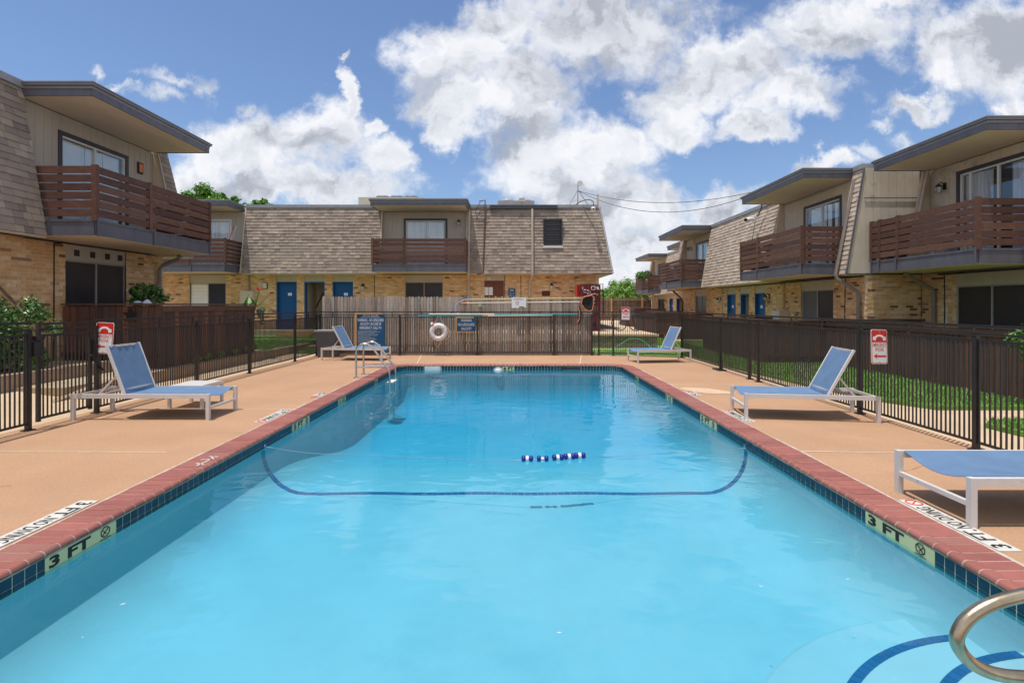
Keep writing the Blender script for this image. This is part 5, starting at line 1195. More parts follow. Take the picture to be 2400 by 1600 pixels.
for i, (x, c) in enumerate(((-5.85, 'leftmost'), (-3.02, 'left centre'), (-1.72, 'right'), (-.95, 'middle'))):
    o = thing('pole_hook', (x+.02, 16.45, 1.7), f'blue plastic hook on the wooden fence top, {["at its far left end","left of the life ring","at the curved end of the yellow pole","above the green box"][i]}', 'hook')
    m = MB(); m.tube([(x,16.47,1.80),(x,16.44,1.78),(x,16.43,1.72),(x+.02,16.44,1.70)], .012, 6); m.tube([(x,16.47,1.64),(x,16.44,1.62),(x,16.43,1.58)], .012, 6); m.build('hook_body', 'teal', o)
o = thing('litter', (-2.1, 16.3, 0), 'small crumpled pale litter on the deck at the foot of the rear fence', 'litter')
m = MB(); m.lathe((-2.1,16.36,.0), [(.03,0),(.05,.02),(.02,.05)], 6); m.build('crumple', 'label_grey', o)
# ================================================================ LOUNGERS
def lounger(name, L=1.86, Wd=.70, H=.36, ang=70, wrinkle=False):
    o = thing(name, (0,0,0), None, None); r = .045
    for x, y in ((0,0),(L,0),(0,Wd),(L,Wd)):
        m = MB(); m.box(x-r/2, x+r/2, y-r/2, y+r/2, 0, H); m.build('leg', 'white', o)
    for y in (0, Wd): m = MB(); m.box(r/2+.0005, L-r/2-.0005, y-.018, y+.018, H-.058, H-.002); m.build('side_rail', 'white', o)
    m = MB(); m.box(L-.02, L+.015, r/2+.0005, Wd-r/2-.0005, .15, .185); m.build('end_rail', 'white', o)
    m = MB(); m.box(-.015, .015, r/2+.0005, Wd-r/2-.0005, H-.05, H-.012); m.build('head_rail', 'white', o)
    hx = L*.36
    # seat sling (sags towards the foot end), thin slab
    def sheet(f, nu, nv, th, nm, mt, par):
        m = MB()
        for lay in (0, 1):
            for i in range(nu+1):
                for j in range(nv+1): p = Vector(f(i/nu, j/nv)); m.V.append(p + Vector((0,0,-th))*lay)
        st = nv+1; n0 = (nu+1)*st
        for i in range(nu):
            for j in range(nv):
                a = i*st+j; m.F.append((a, a+st, a+st+1, a+1)); m.F.append((n0+a, n0+a+1, n0+a+st+1, n0+a+st))
        ed = [i*st for i in range(nu+1)]; 
        for q in range(nu): a, b = q*st, (q+1)*st; m.F.append((a, n0+a, n0+b, b)); a, b = q*st+nv, (q+1)*st+nv; m.F.append((a, b, n0+b, n0+a))
        for q in range(nv): m.F.append((q, q+1, n0+q+1, n0+q)); a = nu*st+q; m.F.append((a, n0+a, n0+a+1, a+1))
        ob = m.build(nm, mt, par); autosmooth(ob, 60); return ob
    def seat(u, v):
        x = hx+(L-.03-hx)*u; sag = .035*math.sin(math.pi*v)*(.5+.5*math.sin(math.pi*u)) + .055*math.sin(math.pi*v)*max(0, (u-.82)/.18)
        return (x, .02+(Wd-.04)*v, H+.002-sag)
    sheet(seat, 24, 12, .004, 'seat_sling', 'sling', o)
    bl = .72; ca, sa = math.cos(R(180-ang)), math.sin(R(180-ang)); nrm = Vector((sa, 0, -ca))
    def B(d, y, off=0): return Vector((hx+ca*d, y, H-.01+sa*d)) + nrm*off
    m = MB()
    for y in (.045, Wd-.045): m.bar(B(0,y), B(bl,y), .032, .03, (0,1,0))
    m.bar(B(bl-.02,.062), B(bl-.02,Wd-.062), .028, .028); m.bar(B(.06,.062), B(.06,Wd-.062), .024, .024); bf = m.build('back_frame', 'white', o)
    def back(u, v):
        w = (.008*math.sin(v*26+u*3)*max(0, u-.55)**1 * 2.0 if wrinkle else 0)
        p = B(.0+(bl-.01)*u, .055+(Wd-.11)*v, -.012*math.sin(math.pi*v)+.016+w); return p
    bs = sheet(back, 20, 24, .004, 'back_sling', 'sling', bf)
    m = MB()
    for y in (.10, Wd-.10): m.bar(B(bl*.42,y,-.02), (hx-.40 if ang < 75 else hx-.3, y, H-.03), .022, .022, (0,1,0))
    m.bar((hx-.40,.03,H-.03), (hx-.40,Wd-.03,H-.03), .022, .022); m.build('back_strut', 'white', o)
    m = MB()
    for y in (.0, Wd): m.box(hx-.62, hx-.10, y+(.03 if y == 0 else -.05), y+(.05 if y == 0 else -.03), H-.05, H-.03)
    m.build('ratchet_rail', 'white', o)
    return o
def copy_tree(o, parent=None):
    c = o.copy(); C.objects.link(c); c.parent = parent
    for ch in list(o.children): copy_tree(ch, c)
    return c
GL = 'blue sling sun loungers around the pool'
l1 = lounger('sun_lounger', wrinkle=True); tag(l1, 'blue sling lounger with creased upright back beside the small side table on the left deck', 'sun lounger', GL)
l1.location = (-6.08, 7.16, 0)
def placed(src, loc, rz, sx, label):
    c = copy_tree(src); c.location = loc; c.rotation_euler = (0,0,rz); c.scale = (sx,1,1); c['label'] = label; return c
l2 = lounger('sun_lounger', ang=60); tag(l2, 'blue sling lounger in front of the emergency phone sign on the right deck', 'sun lounger', GL)
l2.location = (5.0, 7.68, 0); l2.rotation_euler = (0,0,R(180-8)); l2.scale = (.91,1,1)
placed(l2, (5.12, 4.40, 0), R(180), 1, 'blue sling lounger nearest the camera, cut by the right edge of the photo')
placed(l2, (-5.5, 14.85, 0), R(-6), .95, 'blue sling lounger beside the grey bin in front of the pool rules board')
placed(l2, (4.75, 15.0, 0), R(180+9), .82, 'blue sling lounger at the far right corner of the deck')
# side table
tb = thing('side_table', (-5.0, 8.3, 0), 'small square white slatted side table behind the left lounger', 'side table')
for k in range(5): m = MB(); m.box(-5.30+.01, -4.78-.01, 7.98+k*.106, 7.98+k*.106+.098, .335, .352); m.build('slat', 'white', tb)
for x, y in ((-5.29,7.97),(-4.79,7.97),(-5.29,8.51),(-4.79,8.51)): m = MB(); m.box(x-.02, x+.02, y-.02, y+.02, 0, .334); m.build('leg', 'white', tb)
m = MB(); m.box(-5.27, -4.81, 7.955, 7.975, .29, .332); m.box(-5.27, -4.81, 8.5, 8.52, .29, .332); m.box(-5.30, -5.28, 7.99, 8.49, .29, .332); m.box(-4.80, -4.78, 7.99, 8.49, .29, .332); m.build('apron', 'white', tb)
# bin
bn = thing('trash_bin', (-5.72, 15.95, 0), 'grey square plastic bin behind the far left lounger', 'bin')
m = MB(); m.hexa([(-5.95,15.72,0),(-5.45,15.72,0),(-5.45,16.2,0),(-5.95,16.2,0),(-6.0,15.66,.78),(-5.38,15.66,.78),(-5.38,16.24,.78),(-6.0,16.24,.78)]); m.build('bin_body', 'greymid', bn)
m = MB(); m.box(-6.03, -5.36, 15.63, 16.26, .775, .82); m.build('lid', 'grey', bn)
m = MB(); 
for x in (-5.85,-5.72,-5.6): m.box(x-.012, x+.012, 15.68, 15.72, .1, .6)
m.build('rib', 'greymid', bn)
# ladder
ld = thing('pool_ladder', (-3.4, 11.6, 0), 'stainless steel pool ladder with two curved handrails at the far left corner', 'ladder')
def smooth(P, n=6):
    P = [Vector(p) for p in P]; out = []
    for i in range(len(P)-1):
        p0, p1, p2, p3 = P[max(0,i-1)], P[i], P[i+1], P[min(len(P)-1,i+2)]
        for k in range(n): t = k/n; out.append(.5*((2*p1)+(-p0+p2)*t+(2*p0-5*p1+4*p2-p3)*t*t+(-p0+3*p1-3*p2+p3)*t**3))
    return out+[P[-1]]
for y in (11.3, 11.86):
    m = MB(); m.tube(smooth([(-3.44,y,.0),(-3.44,y,.3),(-3.44,y,.58),(-3.38,y,.70),(-3.25,y,.745),(-3.12,y,.69),(-3.0,y,.55),(-2.86,y,.34),(-2.74,y,.20),(-2.71,y,.08),(-2.71,y,-.2),(-2.71,y,-.6),(-2.75,y,-.95)]), .022, 10); autosmooth(m.build('handrail', 'steel', ld))
    m = MB(); m.tube([(-3.44,y,.235),(-2.73,y,.235)], .017, 8); autosmooth(m.build('cross_bar', 'steel', ld))
    m = MB(); m.lathe((-3.44,y,0), [(.055,0),(.05,.012),(.03,.02)], 14); m.build('base_flange', 'steel', ld)
for z in (-.14, -.42, -.70): m = MB(); m.box(-2.80, -2.66, 11.33, 11.83, z, z+.03); m.build('tread', 'slatwhite', ld)
# handrail at the near right steps
hr = thing('pool_handrail', (3.2, 1.98, 0), 'worn steel loop handrail over the curved pool steps at the lower right', 'handrail')
m = MB(); m.tube(smooth([(3.22,1.96,.0),(3.22,1.96,.35),(3.2,1.96,.54),(3.1,1.97,.61),(2.9,1.98,.60),(2.5,1.99,.56),(2.15,2.0,.505),(1.95,2.0,.47),(1.83,2.0,.435),(1.745,2.0,.38),(1.705,2.0,.31),(1.725,2.0,.25),(1.78,2.0,.20),(1.88,2.0,.165),(2.06,2.0,.15),(2.5,1.99,.12),(2.8,1.98,.06),(2.9,1.98,-.2),(2.9,1.98,-.3)], 8), .0245, 14); autosmooth(m.build('rail_loop', 'bronze', hr))
m = MB(); m.lathe((3.22,1.96,0), [(.06,0),(.055,.012),(.03,.025)], 16); m.build('base_flange', 'bronze', hr)
# float rope
fl = thing('float_line', (0, 6.1, WATER), 'thin rope with five blue and white floats crossing the pool surface', 'float line')
rp = smooth([(PX0+.01,6.25,-.115),(-2.4,6.1,-.15),(-1.6,6.0,-.15),(-.4,5.80,-.145),(.05,5.72,-.12),(.45,5.74,-.112),(.8,5.82,-.12),(1.1,5.95,-.145),(1.8,6.1,-.15),(2.4,6.15,-.15),(PX1-.01,6.2,-.115)], 8)
m = MB(); m.tube(rp, .004, 5); m.build('rope', 'bluecord', fl)
for (x, y, dz) in ((.145,5.73,0),(.315,5.74,-.004),(.485,5.76,.004),(.615,5.79,.006),(.735,5.82,.008)):
    d = Vector((1, .14 if x > .4 else .02, 0)).normalized(); c = Vector((x, y, -.107+dz))
    def ball(off, w, r, mt):
        m = MB(); b = c+d*off; m.tube([b-d*w, b-d*w*.7, b, b+d*w*.7, b+d*w], [r*.55, r*.92, r, r*.92, r*.55], 12); return m
    b1 = ball(-.042, .022, .037, 0).build('float_bead', 'float', fl); autosmooth(b1, 60); b2 = ball(.042, .022, .037, 0).build('float_bead', 'float', fl); autosmooth(b2, 60)
    b3 = ball(0, .019, .0345 if x != .315 else .018, 0).build('float_core', 'signwhite', fl); autosmooth(b3, 60)
for x in (PX0+.01, PX1-.01): m = MB(); m.lathe((x,6.23,-.1), [(.02,-.01),(.02,.01)], 8, 'x'); m.build('anchor', 'steel', fl)
db = MB()
for k in range(20):
    x, y = random.choice([(random.uniform(-2.7,-1.2), random.uniform(3.2,12)), (random.uniform(-1.5,2.4), random.uniform(6.5,12.8)), (random.uniform(-2.5,2.4), random.uniform(2.6,6))]); a = random.uniform(0,6.28); l = random.uniform(.006,.018); w = l*.3
    c, s = math.cos(a), math.sin(a); db.face([(x-l*c, y-l*s, WATER+.0015), (x+w*s, y-w*c, WATER+.0015), (x+l*c, y+l*s, WATER+.0015), (x-w*s, y+w*c, WATER+.0015)])
o = db.build('floating_debris', 'curtain'); tag(o, 'scattered tiny pale leaf scraps floating on the pool water', 'debris', None, 'stuff')
# ================================================================ ROOFTOP THINGS
def ac_unit(x0, x1, y0, y1, z0, z1, mt, label, fans, fmt, ribs=0):
    o = thing('rooftop_unit', ((x0+x1)/2, (y0+y1)/2, z0), label, 'air conditioner'); m = MB(); m.box(x0, x1, y0, y1, z0, z1); m.build('casing', mt, o)
    for fx in fans: m = MB(); m.lathe((fx, y0+.55, z1), [(.38,0),(.40,.06),(.34,.14),(.05,.16)], 20); m.build('fan_guard', fmt, o)
    for k in range(ribs): a = x0+(x1-x0)*(k+.5)/ribs; m = MB(); m.box(a-.03, a+.02, y0-.02, y0-.002, z0+.05, z1-.05); m.build('rib', mt, o)
    if not ribs:
        for a in (x0+.28*(x1-x0), x0+.55*(x1-x0), x0+.8*(x1-x0)): m = MB(); m.box(a-.01, a+.01, y0-.012, y0-.001, z0+.1, z1-.05); m.build('seam', 'siding', o)
    return o
ac_unit(-8.1, -4.75, 27, 28.4, 5.95, 7.18, 'beige_ac', 'long cream rooftop unit with three dark fans behind the middle balcony roof', (-6.95,-6.2,-5.45), 'greymid')
ac_unit(-.85, 1.05, 27, 28.2, 5.95, 7.0, 'grey', 'ribbed grey rooftop unit with two round fans', (-.35,.55), 'grey', 14)
o = thing('floodlight', (.35, 23.4, 6.0), 'small floodlight on the rear roof edge before the grey unit', 'lamp')
m = MB(); m.bar((.35,23.4,5.95), (.35,23.4,6.2), .04); m.build('stem', 'grey', o); m = MB(); m.box(.22,.48,23.2,23.4,6.2,6.36); m.build('head', 'beige', o); 
an = thing('roof_antenna', (3.0, 23.9, 5.95), 'thin tripod antenna mast with small dish on the rear roof', 'antenna')
m = MB(); m.tube([(2.97,24.2,5.95),(2.97,24.2,7.30)], .022, 6); m.build('mast', 'grey', an)
m = MB(); 
for dx, dy in ((-.55,-.2),(.62,-.2),(0.05,.7)): m.tube([(2.97,24.2,6.95),(2.97+dx,24.2+dy,5.95)], .018, 5)
m.tube([(2.75,24.1,6.4),(3.2,24.1,6.4)], .012, 5); m.build('tripod_leg', 'grey', an)
m = MB(); m.lathe((3.06,24.15,7.22), [(.03,0),(.12,-.04),(.13,-.05)], 14, 'y'); m.build('dish', 'slatwhite', an)
a2 = thing('roof_antenna', (9.8, 19.6, 5.4), 'small tripod mast on the right building roof where the cables land', 'antenna')
m = MB(); m.tube([(9.6,19.7,5.4),(9.6,19.7,6.05)], .02, 6); 
for dx in (-.35,.35): m.tube([(9.6,19.7,6.0),(9.6+dx,19.6,5.4)], .015, 5)
m.build('tripod_leg', 'grey', a2)
for i, sag in enumerate((.55, .95)):
    o = thing('overhead_cable', (2.97, 24.2, 6.9), ['upper overhead cable sagging between the rear roof and the right roof', 'lower overhead cable sagging between the rear roof and the right roof'][i], 'cable')
    A, Bq = Vector((2.97,24.2,6.9)), Vector((9.6,19.7,6.0)); m = MB(); m.tube([A.lerp(Bq, t)-Vector((0,0,sag*4*t*(1-t))) for t in [k/24 for k in range(25)]], .013, 5); m.build('wire', 'black', o)
def seccam(base, arm, head, d, label):
    o = thing('security_camera', base, label, 'camera'); m = MB(); m.tube(smooth(arm, 5), .018, 6); m.build('gooseneck', 'black', o); h = Vector(head)
    m = MB(); m.lathe(h+Vector((0,0,-.05)), [(.03,.16),(.09,.13),(.10,.07)], 14); m.build('housing', 'signwhite', o)
    m = MB(); m.lathe(h+Vector((0,0,-.10)), [(.03,0),(.075,.03),(.09,.09)], 14); m.build('dome', 'signwhite', o); m = MB(); m.lathe(h+Vector((0,-.085,-.02)), [(.035,0),(.02,-.02)], 10, 'y'); m.build('lens', 'ink', o); return o
seccam((3.0,23.0,5.95), [(2.7,23.0,6.0),(2.95,22.95,6.15),(3.25,22.7,6.18),(3.42,22.5,6.05),(3.42,22.45,5.85)], (3.42,22.45,5.72), 0, 'white dome security camera hanging from a gooseneck at the rear roof corner')
o = thing('roof_post', (3.72, 23.1, 5.95), 'short pale post at the right corner of the rear roof', 'post'); m = MB(); m.box(3.68,3.76,23.06,23.14,5.95,6.5); m.build('post_shaft', 'beige', o)
o = thing('security_camera', (9.4, 20.2, 4.9), 'white bullet security camera on the tan mansard of the right building', 'camera')
m = MB(); m.tube(smooth([(9.68,19.7,5.5),(9.5,19.8,5.5),(9.5,20.0,5.25),(9.45,20.15,5.0)], 5), .02, 6); m.build('cable', 'black', o)
m = MB(); m.lathe((9.32,20.2,4.85), [(.05,0),(.10,.04),(.10,.16),(.06,.2)], 12); m.build('mount', 'signwhite', o)
m = MB(); m.tube([(9.3,20.2,4.93),(9.12,20.05,4.90),(8.88,19.9,4.84)], [.04,.075,.075], 12); m.build('barrel', 'signwhite', o); m = MB(); m.tube([(8.88,19.9,4.84),(8.85,19.88,4.832)], [.06,.06], 12); m.build('lens', 'ink', o)
m = MB(); m.tube([(9.38,20.2,4.85),(9.15,20.2,3.4)], .012, 5); m.build('conduit', 'black', o)
# ================================================================ VENDING MACHINE
vm_ = thing('vending_machine', (3.2, 21.9, .5), 'red drink vending machine inside a black bar cage at the rear building corner', 'vending machine')
VX0, VX1, VY = 2.62, 3.58, 21.55
m = MB(); m.box(VX0, VX1, VY, VY+.8, .52, 2.42); m.build('cabinet', 'redm', vm_)
m = MB(); m.box(VX0+.10, VX1-.0, VY-.02, VY-.002, .62, 2.40); fp = m.build('front_panel', 'redm', vm_)
m = MB(); m.box(VX0-.012, VX0-.002, VY+.0, VY+.78, .55, 2.40); m.build('side_panel', 'red', vm_)
m = MB()
def swoosh(pts, w): m.tube([(VX0+.12+x*.82, VY-.025, 1.95+z*.42) for x, z in [(p.x, p.z) for p in smooth([(a,0,b) for a, b in pts], 5)]], w, 5)
swoosh([(.16,.98),(.12,.75),(.16,.62),(.28,.60),(.42,.52),(.5,.45)], .016); swoosh([(.18,.55),(.14,.42),(.3,.35),(.46,.28),(.52,.36),(.48,.5)], .014)
swoosh([(.62,.98),(.56,.82),(.58,.66),(.68,.62),(.76,.74),(.72,.92),(.64,.95)], .016); swoosh([(.70,.95),(.84,.78),(.98,.62)], .016); swoosh([(.3,.2),(.5,.12),(.7,.22),(.9,.12)], .012)
m.build('script_lettering', 'signwhite', fp)
m = MB()
for k in range(4):
    x = VX0+.24+k*.155; m.lathe((x, VY-.032, 1.66), [(.042,0),(.046,.03),(.046,.11),(.034,.17),(.018,.21),(.018,.27)], 10)
m.build('bottle_picture', 'label_grey', fp)
m = MB()
for k in range(4): x = VX0+.24+k*.155; m.lathe((x, VY-.032, 1.69), [(.048,0),(.048,.08)], 10)
m.build('bottle_label', 'ink', fp)
m = MB(); m.tube([(VX0+.12+.82*a, VY-.025, .75+b) for a, b in ((.5,.75),(.36,.6),(.28,.42),(.36,.28),(.42,.1),(.4,0))], [.03,.06,.07,.05,.03,.02], 6); m.build('swirl_graphic', 'signwhite', fp)
m = MB(); m.box(VX1-.28, VX1-.1, VY-.03, VY-.021, 1.25, 1.55); m.build('coin_panel', 'greymid', fp)
m = MB(); m.box(VX1-.17, VX1-.07, VY-.03, VY-.021, 2.22, 2.34); m.build('price_label', 'signwhite', fp)
m = MB(); m.box(VX0+.2, VX1-.2, VY-.03, VY-.021, .7, .85); m.build('delivery_flap', 'ink', fp)
for k in range(8): x = VX0+.10+k*.135; m = MB(); m.bar((x,VY-.10,.55), (x,VY-.10,2.44), .022, .022); m.build('cage_bar', 'black', vm_)
for z in (.6, 1.3, 1.85, 2.14, 2.44): m = MB(); m.bar((VX0+.08,VY-.10,z), (VX1+.12,VY-.10,z), .022, .022); m.build('cage_rail', 'black', vm_)
m = MB()
for z in (1.3, 1.6, 2.0, 2.14): m.bar((VX1+.12,VY-.10,z), (VX1+.12,VY+.3,z), .02, .02)
m.bar((VX1+.12,VY-.10,1.2), (VX1+.12,VY-.10,2.16), .03, .03); m.build('cage_side', 'black', vm_)
o = thing('parked_bicycle', (4.6, 22.0, .5), 'dark bicycle standing on the upper terrace behind the rear iron fence', 'bicycle')
for x in (4.35, 5.05): m = MB(); m.tube([(x+.32*math.cos(a), 21.5, .84+.32*math.sin(a)) for a in [2*math.pi*i/20 for i in range(20)]], .02, 5, True); m.build('wheel', 'ink', o)
m = MB()
for a, b in (((4.35,.84),(4.55,1.25)),((4.55,1.25),(4.72,.8)),((4.72,.8),(4.35,.84)),((4.55,1.25),(4.92,1.28)),((4.72,.8),(4.92,1.28)),((4.9,1.38),(5.05,.84)),((4.52,1.2),(4.5,1.36)),((4.82,1.42),(5.0,1.40))): m.bar((a[0],21.5,a[1]), (b[0],21.5,b[1]), .03)
m.box(4.4,4.62,21.46,21.54,1.35,1.40); m.build('frame', 'greymid', o)
hs = thing('garden_hose', (3.5, 17.4, 0), 'thin green garden hose lying on the grass behind the far right fence', 'hose')
m = MB(); m.tube(smooth([(2.7,17.2,.03),(3.0,17.0,.02),(3.5,17.3,.25),(3.9,17.6,.42),(4.3,17.7,.40),(4.6,17.5,.15),(4.5,17.0,.03),(3.8,16.6,.03),(3.1,16.55,.03),(2.8,16.8,.03)], 6), .016, 6); m.build('hose_tube', 'green', hs)
# ================================================================ PLANTS
def leaves(ctrs, rad, n, ls, squash=1., shell=.55):
    """leaf quads spread through several ellipsoid clumps"""
    ctrs = np.array(ctrs); rad = np.array(rad); w = (rad[:,0]*rad[:,1]*rad[:,2]); idx = RNG.choice(len(ctrs), n, p=w/w.sum())
    d = RNG.normal(size=(n,3)); d /= np.linalg.norm(d, axis=1)[:,None]; r = shell+(1-shell)*RNG.random(n)**.7
    P = ctrs[idx]+d*rad[idx]*r[:,None]*(1+.12*RNG.normal(size=(n,1)))
    nrm = d+RNG.normal(0,.6,(n,3)); nrm[:,2] += .4; nrm /= np.linalg.norm(nrm, axis=1)[:,None]
    a = np.cross(nrm, RNG.normal(size=(n,3))); a /= np.linalg.norm(a, axis=1)[:,None]; b = np.cross(nrm, a)
    s = ls*RNG.uniform(.6,1.3,n)[:,None]; bend = nrm*s*.18
    V = np.stack([P-a*s, P-b*s*.42-bend*0, P+a*s+bend, P+b*s*.42], 1); return V.reshape(-1,3), np.arange(n*4).reshape(-1,4)
def plant(name, loc, label, cat, ctrs, rads, n, ls, mt='leaf', trunk=None, core=None, shell=.55, group=None):
    o = thing(name, loc, label, cat, group); V, F = leaves(ctrs, rads, n, ls, shell=shell); me = big_mesh('foliage', V-np.array(loc), F, M[mt]); link('foliage', me, o, loc)
    if trunk:
        m = MB()
        for pts, r in trunk: m.tube(pts, r, 7)
        m.build('trunk' if cat == 'tree' else 'stem', 'bark', o)
    return o
hc, hrd = [], []
for i in range(80): hc.append((random.uniform(-9.3,-8.6), random.uniform(4.5,9.6), random.uniform(.55,1.58))); hrd.append((.2,.26,.2))
for i in range(46): hc.append((random.uniform(-9.2,-8.5), random.uniform(7.2,9.65), random.uniform(.5,1.62))); hrd.append((.17,.2,.17))
plant('hedge', (-9.3, 8, .42), 'dense glossy clipped hedge behind the left iron fence against the brick wall', 'hedge', hc, hrd, 30000, .038, 'leaf', [([(-8.95+.2*math.sin(k*2.1),5+k*.6,.4),(-8.95,5+k*.6+.1,1.3)], .03) for k in range(8)], shell=.3)
pc, pr = [], []
for i in range(16): a = random.uniform(0,6.28); pc.append((-8.95+.28*math.cos(a), 12.75+.25*math.sin(a), 1.78+random.uniform(-.22,.22))); pr.append((.16,.16,.13))
plant('potted_shrub', (-8.95, 12.75, .25), 'bushy green shrub rising above the left patio fence', 'shrub', pc, pr, 2600, .05, 'leaf', [([(-8.95,12.75,.25),(-8.93,12.75,1.0),(-8.95,12.75,1.8)], [.04,.03,.02])], shell=.3)
sc_, sr = [], []
for i in range(34): sc_.append((random.uniform(8.15,9.0), random.uniform(7.7,8.5), random.uniform(.1,1.3))); sr.append((.2,.2,.2))
plant('shrub', (8.5, 8.1, -.05), 'leafy green shrub at the right edge beside the dark patio fence', 'shrub', sc_, sr, 8000, .045, 'leaf', [([(8.5,8.1,-.05),(8.5,8.1,1.0)], .03)], shell=.35)
# canna with red flower, and a hanging pot
cn = thing('canna_plant', (-7.75, 15.55, .22), 'leafy canna with a red flower at the far end of the left patio fence', 'plant')
m = MB()
for k in range(11):
    a = random.uniform(0,6.28); l = random.uniform(.35,.6); x, y = -7.85+random.uniform(-.25,.2), 15.5+random.uniform(-.1,.1); zb_ = random.uniform(1.3,1.55); d = Vector((math.cos(a), math.sin(a)*.6, .9)).normalized(); s = Vector((-d.y, d.x, 0)).normalized()*.06; p = Vector((x,y,zb_)); m.face([p, p+d*l*.4+s, p+d*l, p+d*l*.4-s])
m.build('leaf_blade', 'leaf', cn)
m = MB(); m.tube([(-7.8,15.5,.22),(-7.75,15.5,1.5),(-7.62,15.5,2.0)], .015, 5); m.tube([(-7.95,15.5,.22),(-7.9,15.5,1.6)], .012, 5); m.build('stem', 'leafbright', cn)
m = MB()
for k in range(7): a = k*.9; p = Vector((-7.62,15.5,2.0)); d = Vector((math.cos(a)*.05, math.sin(a)*.04, .05+.02*k % .06)); m.face([p, p+d+Vector((.02,0,0)), p+d*1.5, p+d-Vector((.02,0,0))])
m.build('flower', 'canna', cn)
hp = thing('hanging_pot', (-7.5, 15.3, 1.3), 'dark green hanging pot with trailing leaves at the end of the left patio fence', 'plant pot')
m = MB(); m.lathe((-7.47,15.3,1.22), [(.07,0),(.12,.2),(.13,.22)], 12); m.build('pot', 'greymid', hp)
V, F = leaves([(-7.45,15.3,1.45),(-7.42,15.25,1.25),(-7.4,15.25,1.1)], [(.12,.12,.08),(.06,.06,.12),(.05,.05,.12)], 260, .035); link('foliage', big_mesh('foliage', V-np.array((-7.45,15.3,1.3)), F, M['leaf']), hp, (-7.45,15.3,1.3))
for k, y in enumerate((12.3, 12.75, 13.3, 14.0, 14.6, 15.0)):
    plant('bed_plant', (-7.52, y, .22), ['tiny yellow green plant at the foot of the left patio fence nearest the table', 'small dark leaf plant along the left patio fence foot', 'low variegated plant along the left patio fence foot', 'small rounded plant at the left patio fence foot', 'low leafy sprout near the far end of the left patio fence', 'bright yellow green plant at the far foot of the left patio fence'][k], 'plant', [(-7.51, y, .30+.03*k*.5)], [(.08,.12,.08)], 160, .03, 'leafbright', None)
ct = thing('cloth_bundle', (-7.75, 11.5, 1.62), 'small pale blue cloth draped over the left patio fence cap', 'cloth')
m = MB(); m.lathe((-8.15,11.25,1.62), [(.06,0),(.09,.02),(.03,.05)], 7); m.lathe((-7.95,11.25,1.62), [(.09,0),(.07,.04),(.06,.05),(.02,.08)], 7); m.build('fabric_fold', 'cloth', ct)
# distant trees
def crown(cx, cy, cz, rx, ry, rz, k):
    c, r = [], []
    for i in range(k):
        a = random.uniform(0,6.28); u = random.uniform(-1,1); q = random.random()**.5; s = math.sqrt(max(0,1-u*u)); c.append((cx+rx*q*s*math.cos(a), cy+ry*q*s*math.sin(a), cz+rz*q*u)); f = random.uniform(.20,.38); r.append((rx*f, ry*f, rx*f*.75))
    return c, r
def tree(x, y, z0, h, rx, rz, label, n, ls, mt, k=40, limbs=6):
    c, r = crown(x, y, h-rz, rx, rx*.8, rz, k); tr = [([(x,y,z0),(x+.1,y,z0+(h-z0)*.35),(x,y,h-rz*1.2)], [rx*.09,rx*.065,rx*.04])]
    for i in range(limbs): a = i*6.28/limbs; tr.append(([(x,y,h-rz*1.5),(x+rx*.4*math.cos(a),y+rx*.3*math.sin(a),h-rz),(x+rx*.8*math.cos(a),y+rx*.6*math.sin(a),h-rz*.5)], [rx*.035,rx*.02,rx*.008]))
    return plant('tree', (x,y,z0), label, 'tree', c, r, n, ls, mt, tr, shell=.12)
tree(-26.9, 44, 0, 11.5, 2.3, 1.7, 'green leafy tree crown showing above the left end of the rear roof', 9000, .17, 'leaftree', 34)
tree(-24.6, 45, 0, 11.35, 1.7, 1.5, 'middle green tree crown above the rear roof', 6000, .17, 'leaftree', 26)
tree(-22.4, 44.5, 0, 10.75, 1.7, 1.5, 'smaller green tree crown above the rear roof, rightmost of that clump', 6500, .17, 'leaftree', 26)
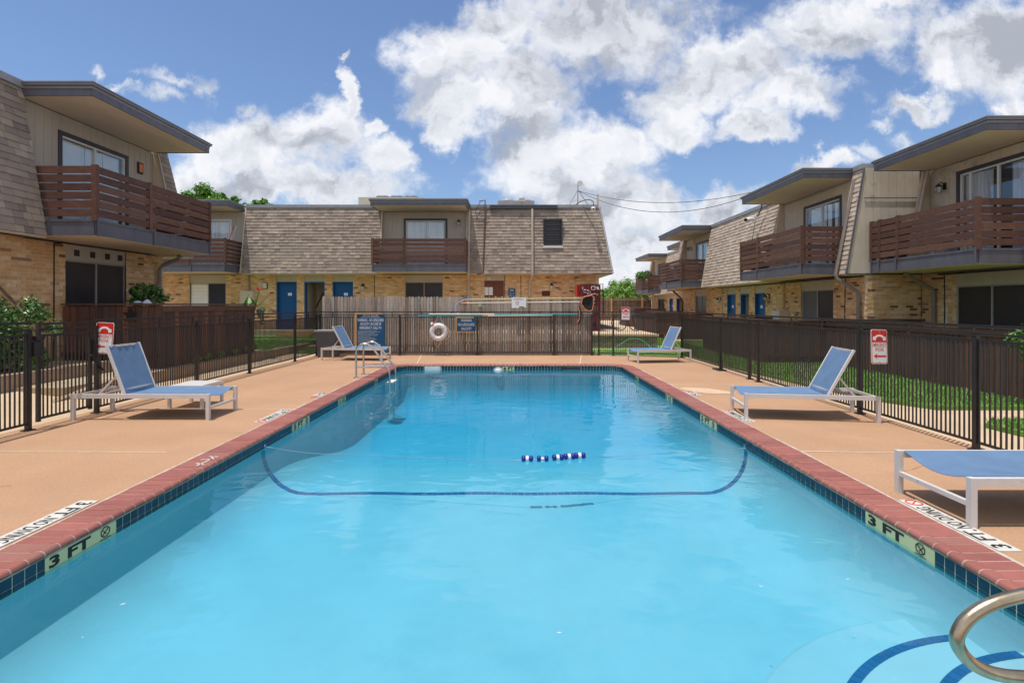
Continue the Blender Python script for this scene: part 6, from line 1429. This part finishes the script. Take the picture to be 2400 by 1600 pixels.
tree(12.4, 60, 0, 4.45, 2.4, 1.8, 'bright green bushy tree between the rear and right buildings', 15000, .13, 'leafbright', 60)
tree(10.6, 61, 0, 3.9, 1.3, 1.3, 'low bright green bush left of the bushy tree behind the distant fence', 4500, .13, 'leafbright', 26)
tree(15.2, 61, 0, 3.6, 1.9, 1.2, 'low green bush right of the bushy tree behind the distant fence', 4500, .13, 'leafbright', 26)
# balcony plant at the far right balcony, poles leaning, small things on balconies
V, F = leaves([(10.0,41.0,3.9),(10.3,40.2,3.95)], [(.4,.6,.3),(.3,.4,.3)], 900, .09); bp_ = thing('balcony_plant', (10.1,40.6,3.6), 'green plant on the farthest right balcony', 'plant'); link('foliage', big_mesh('foliage', V-np.array((10.1,40.6,3.6)), F, M['leaf']), bp_, (10.1,40.6,3.6))
for i, (dx, c) in enumerate(((0,'red'),(.12,'label_grey'))):
    o = thing('leaning_stick', (-12.3+dx, 22.2, 3.3), ['red broom stick leaning on the far left balcony', 'grey stick leaning beside the red broom stick on the far left balcony'][i], 'stick'); m = MB(); m.tube([(-12.42+dx,22.0,3.3),(-12.15+dx,22.5,5.0)], .018, 5); m.build('shaft', c, o)
def clutter(loc, r, h, mt, label, cat):
    o = thing('balcony_item', loc, label, cat); m = MB(); m.lathe(loc, [(r*.7,0),(r,h*.5),(r*.9,h),(r*.2,h+.01)], 10); m.build('item_body', mt, o)
clutter((8.45,15.3,2.81), .12, .10, 'poleyel', 'low yellow bowl on the floor of the second right balcony', 'bowl')
clutter((8.5,16.1,2.81), .07, .16, 'slatwhite', 'white jar on the floor of the second right balcony', 'jar')
clutter((10.0,11.9,2.81), .16, .28, 'bluecord', 'blue tub on the floor of the nearest right balcony', 'tub')
clutter((10.1,12.6,2.81), .10, .22, 'slatwhite', 'white pail on the floor of the nearest right balcony', 'pail')
o = thing('broom', (11.2, 13.0, .3), 'pale broom handle leaning on brick beside the right sliding door', 'broom'); m = MB(); m.tube([(11.1,13.45,-.1),(11.2,13.42,1.55)], .016, 6); m.build('shaft', 'slatwhite', o)
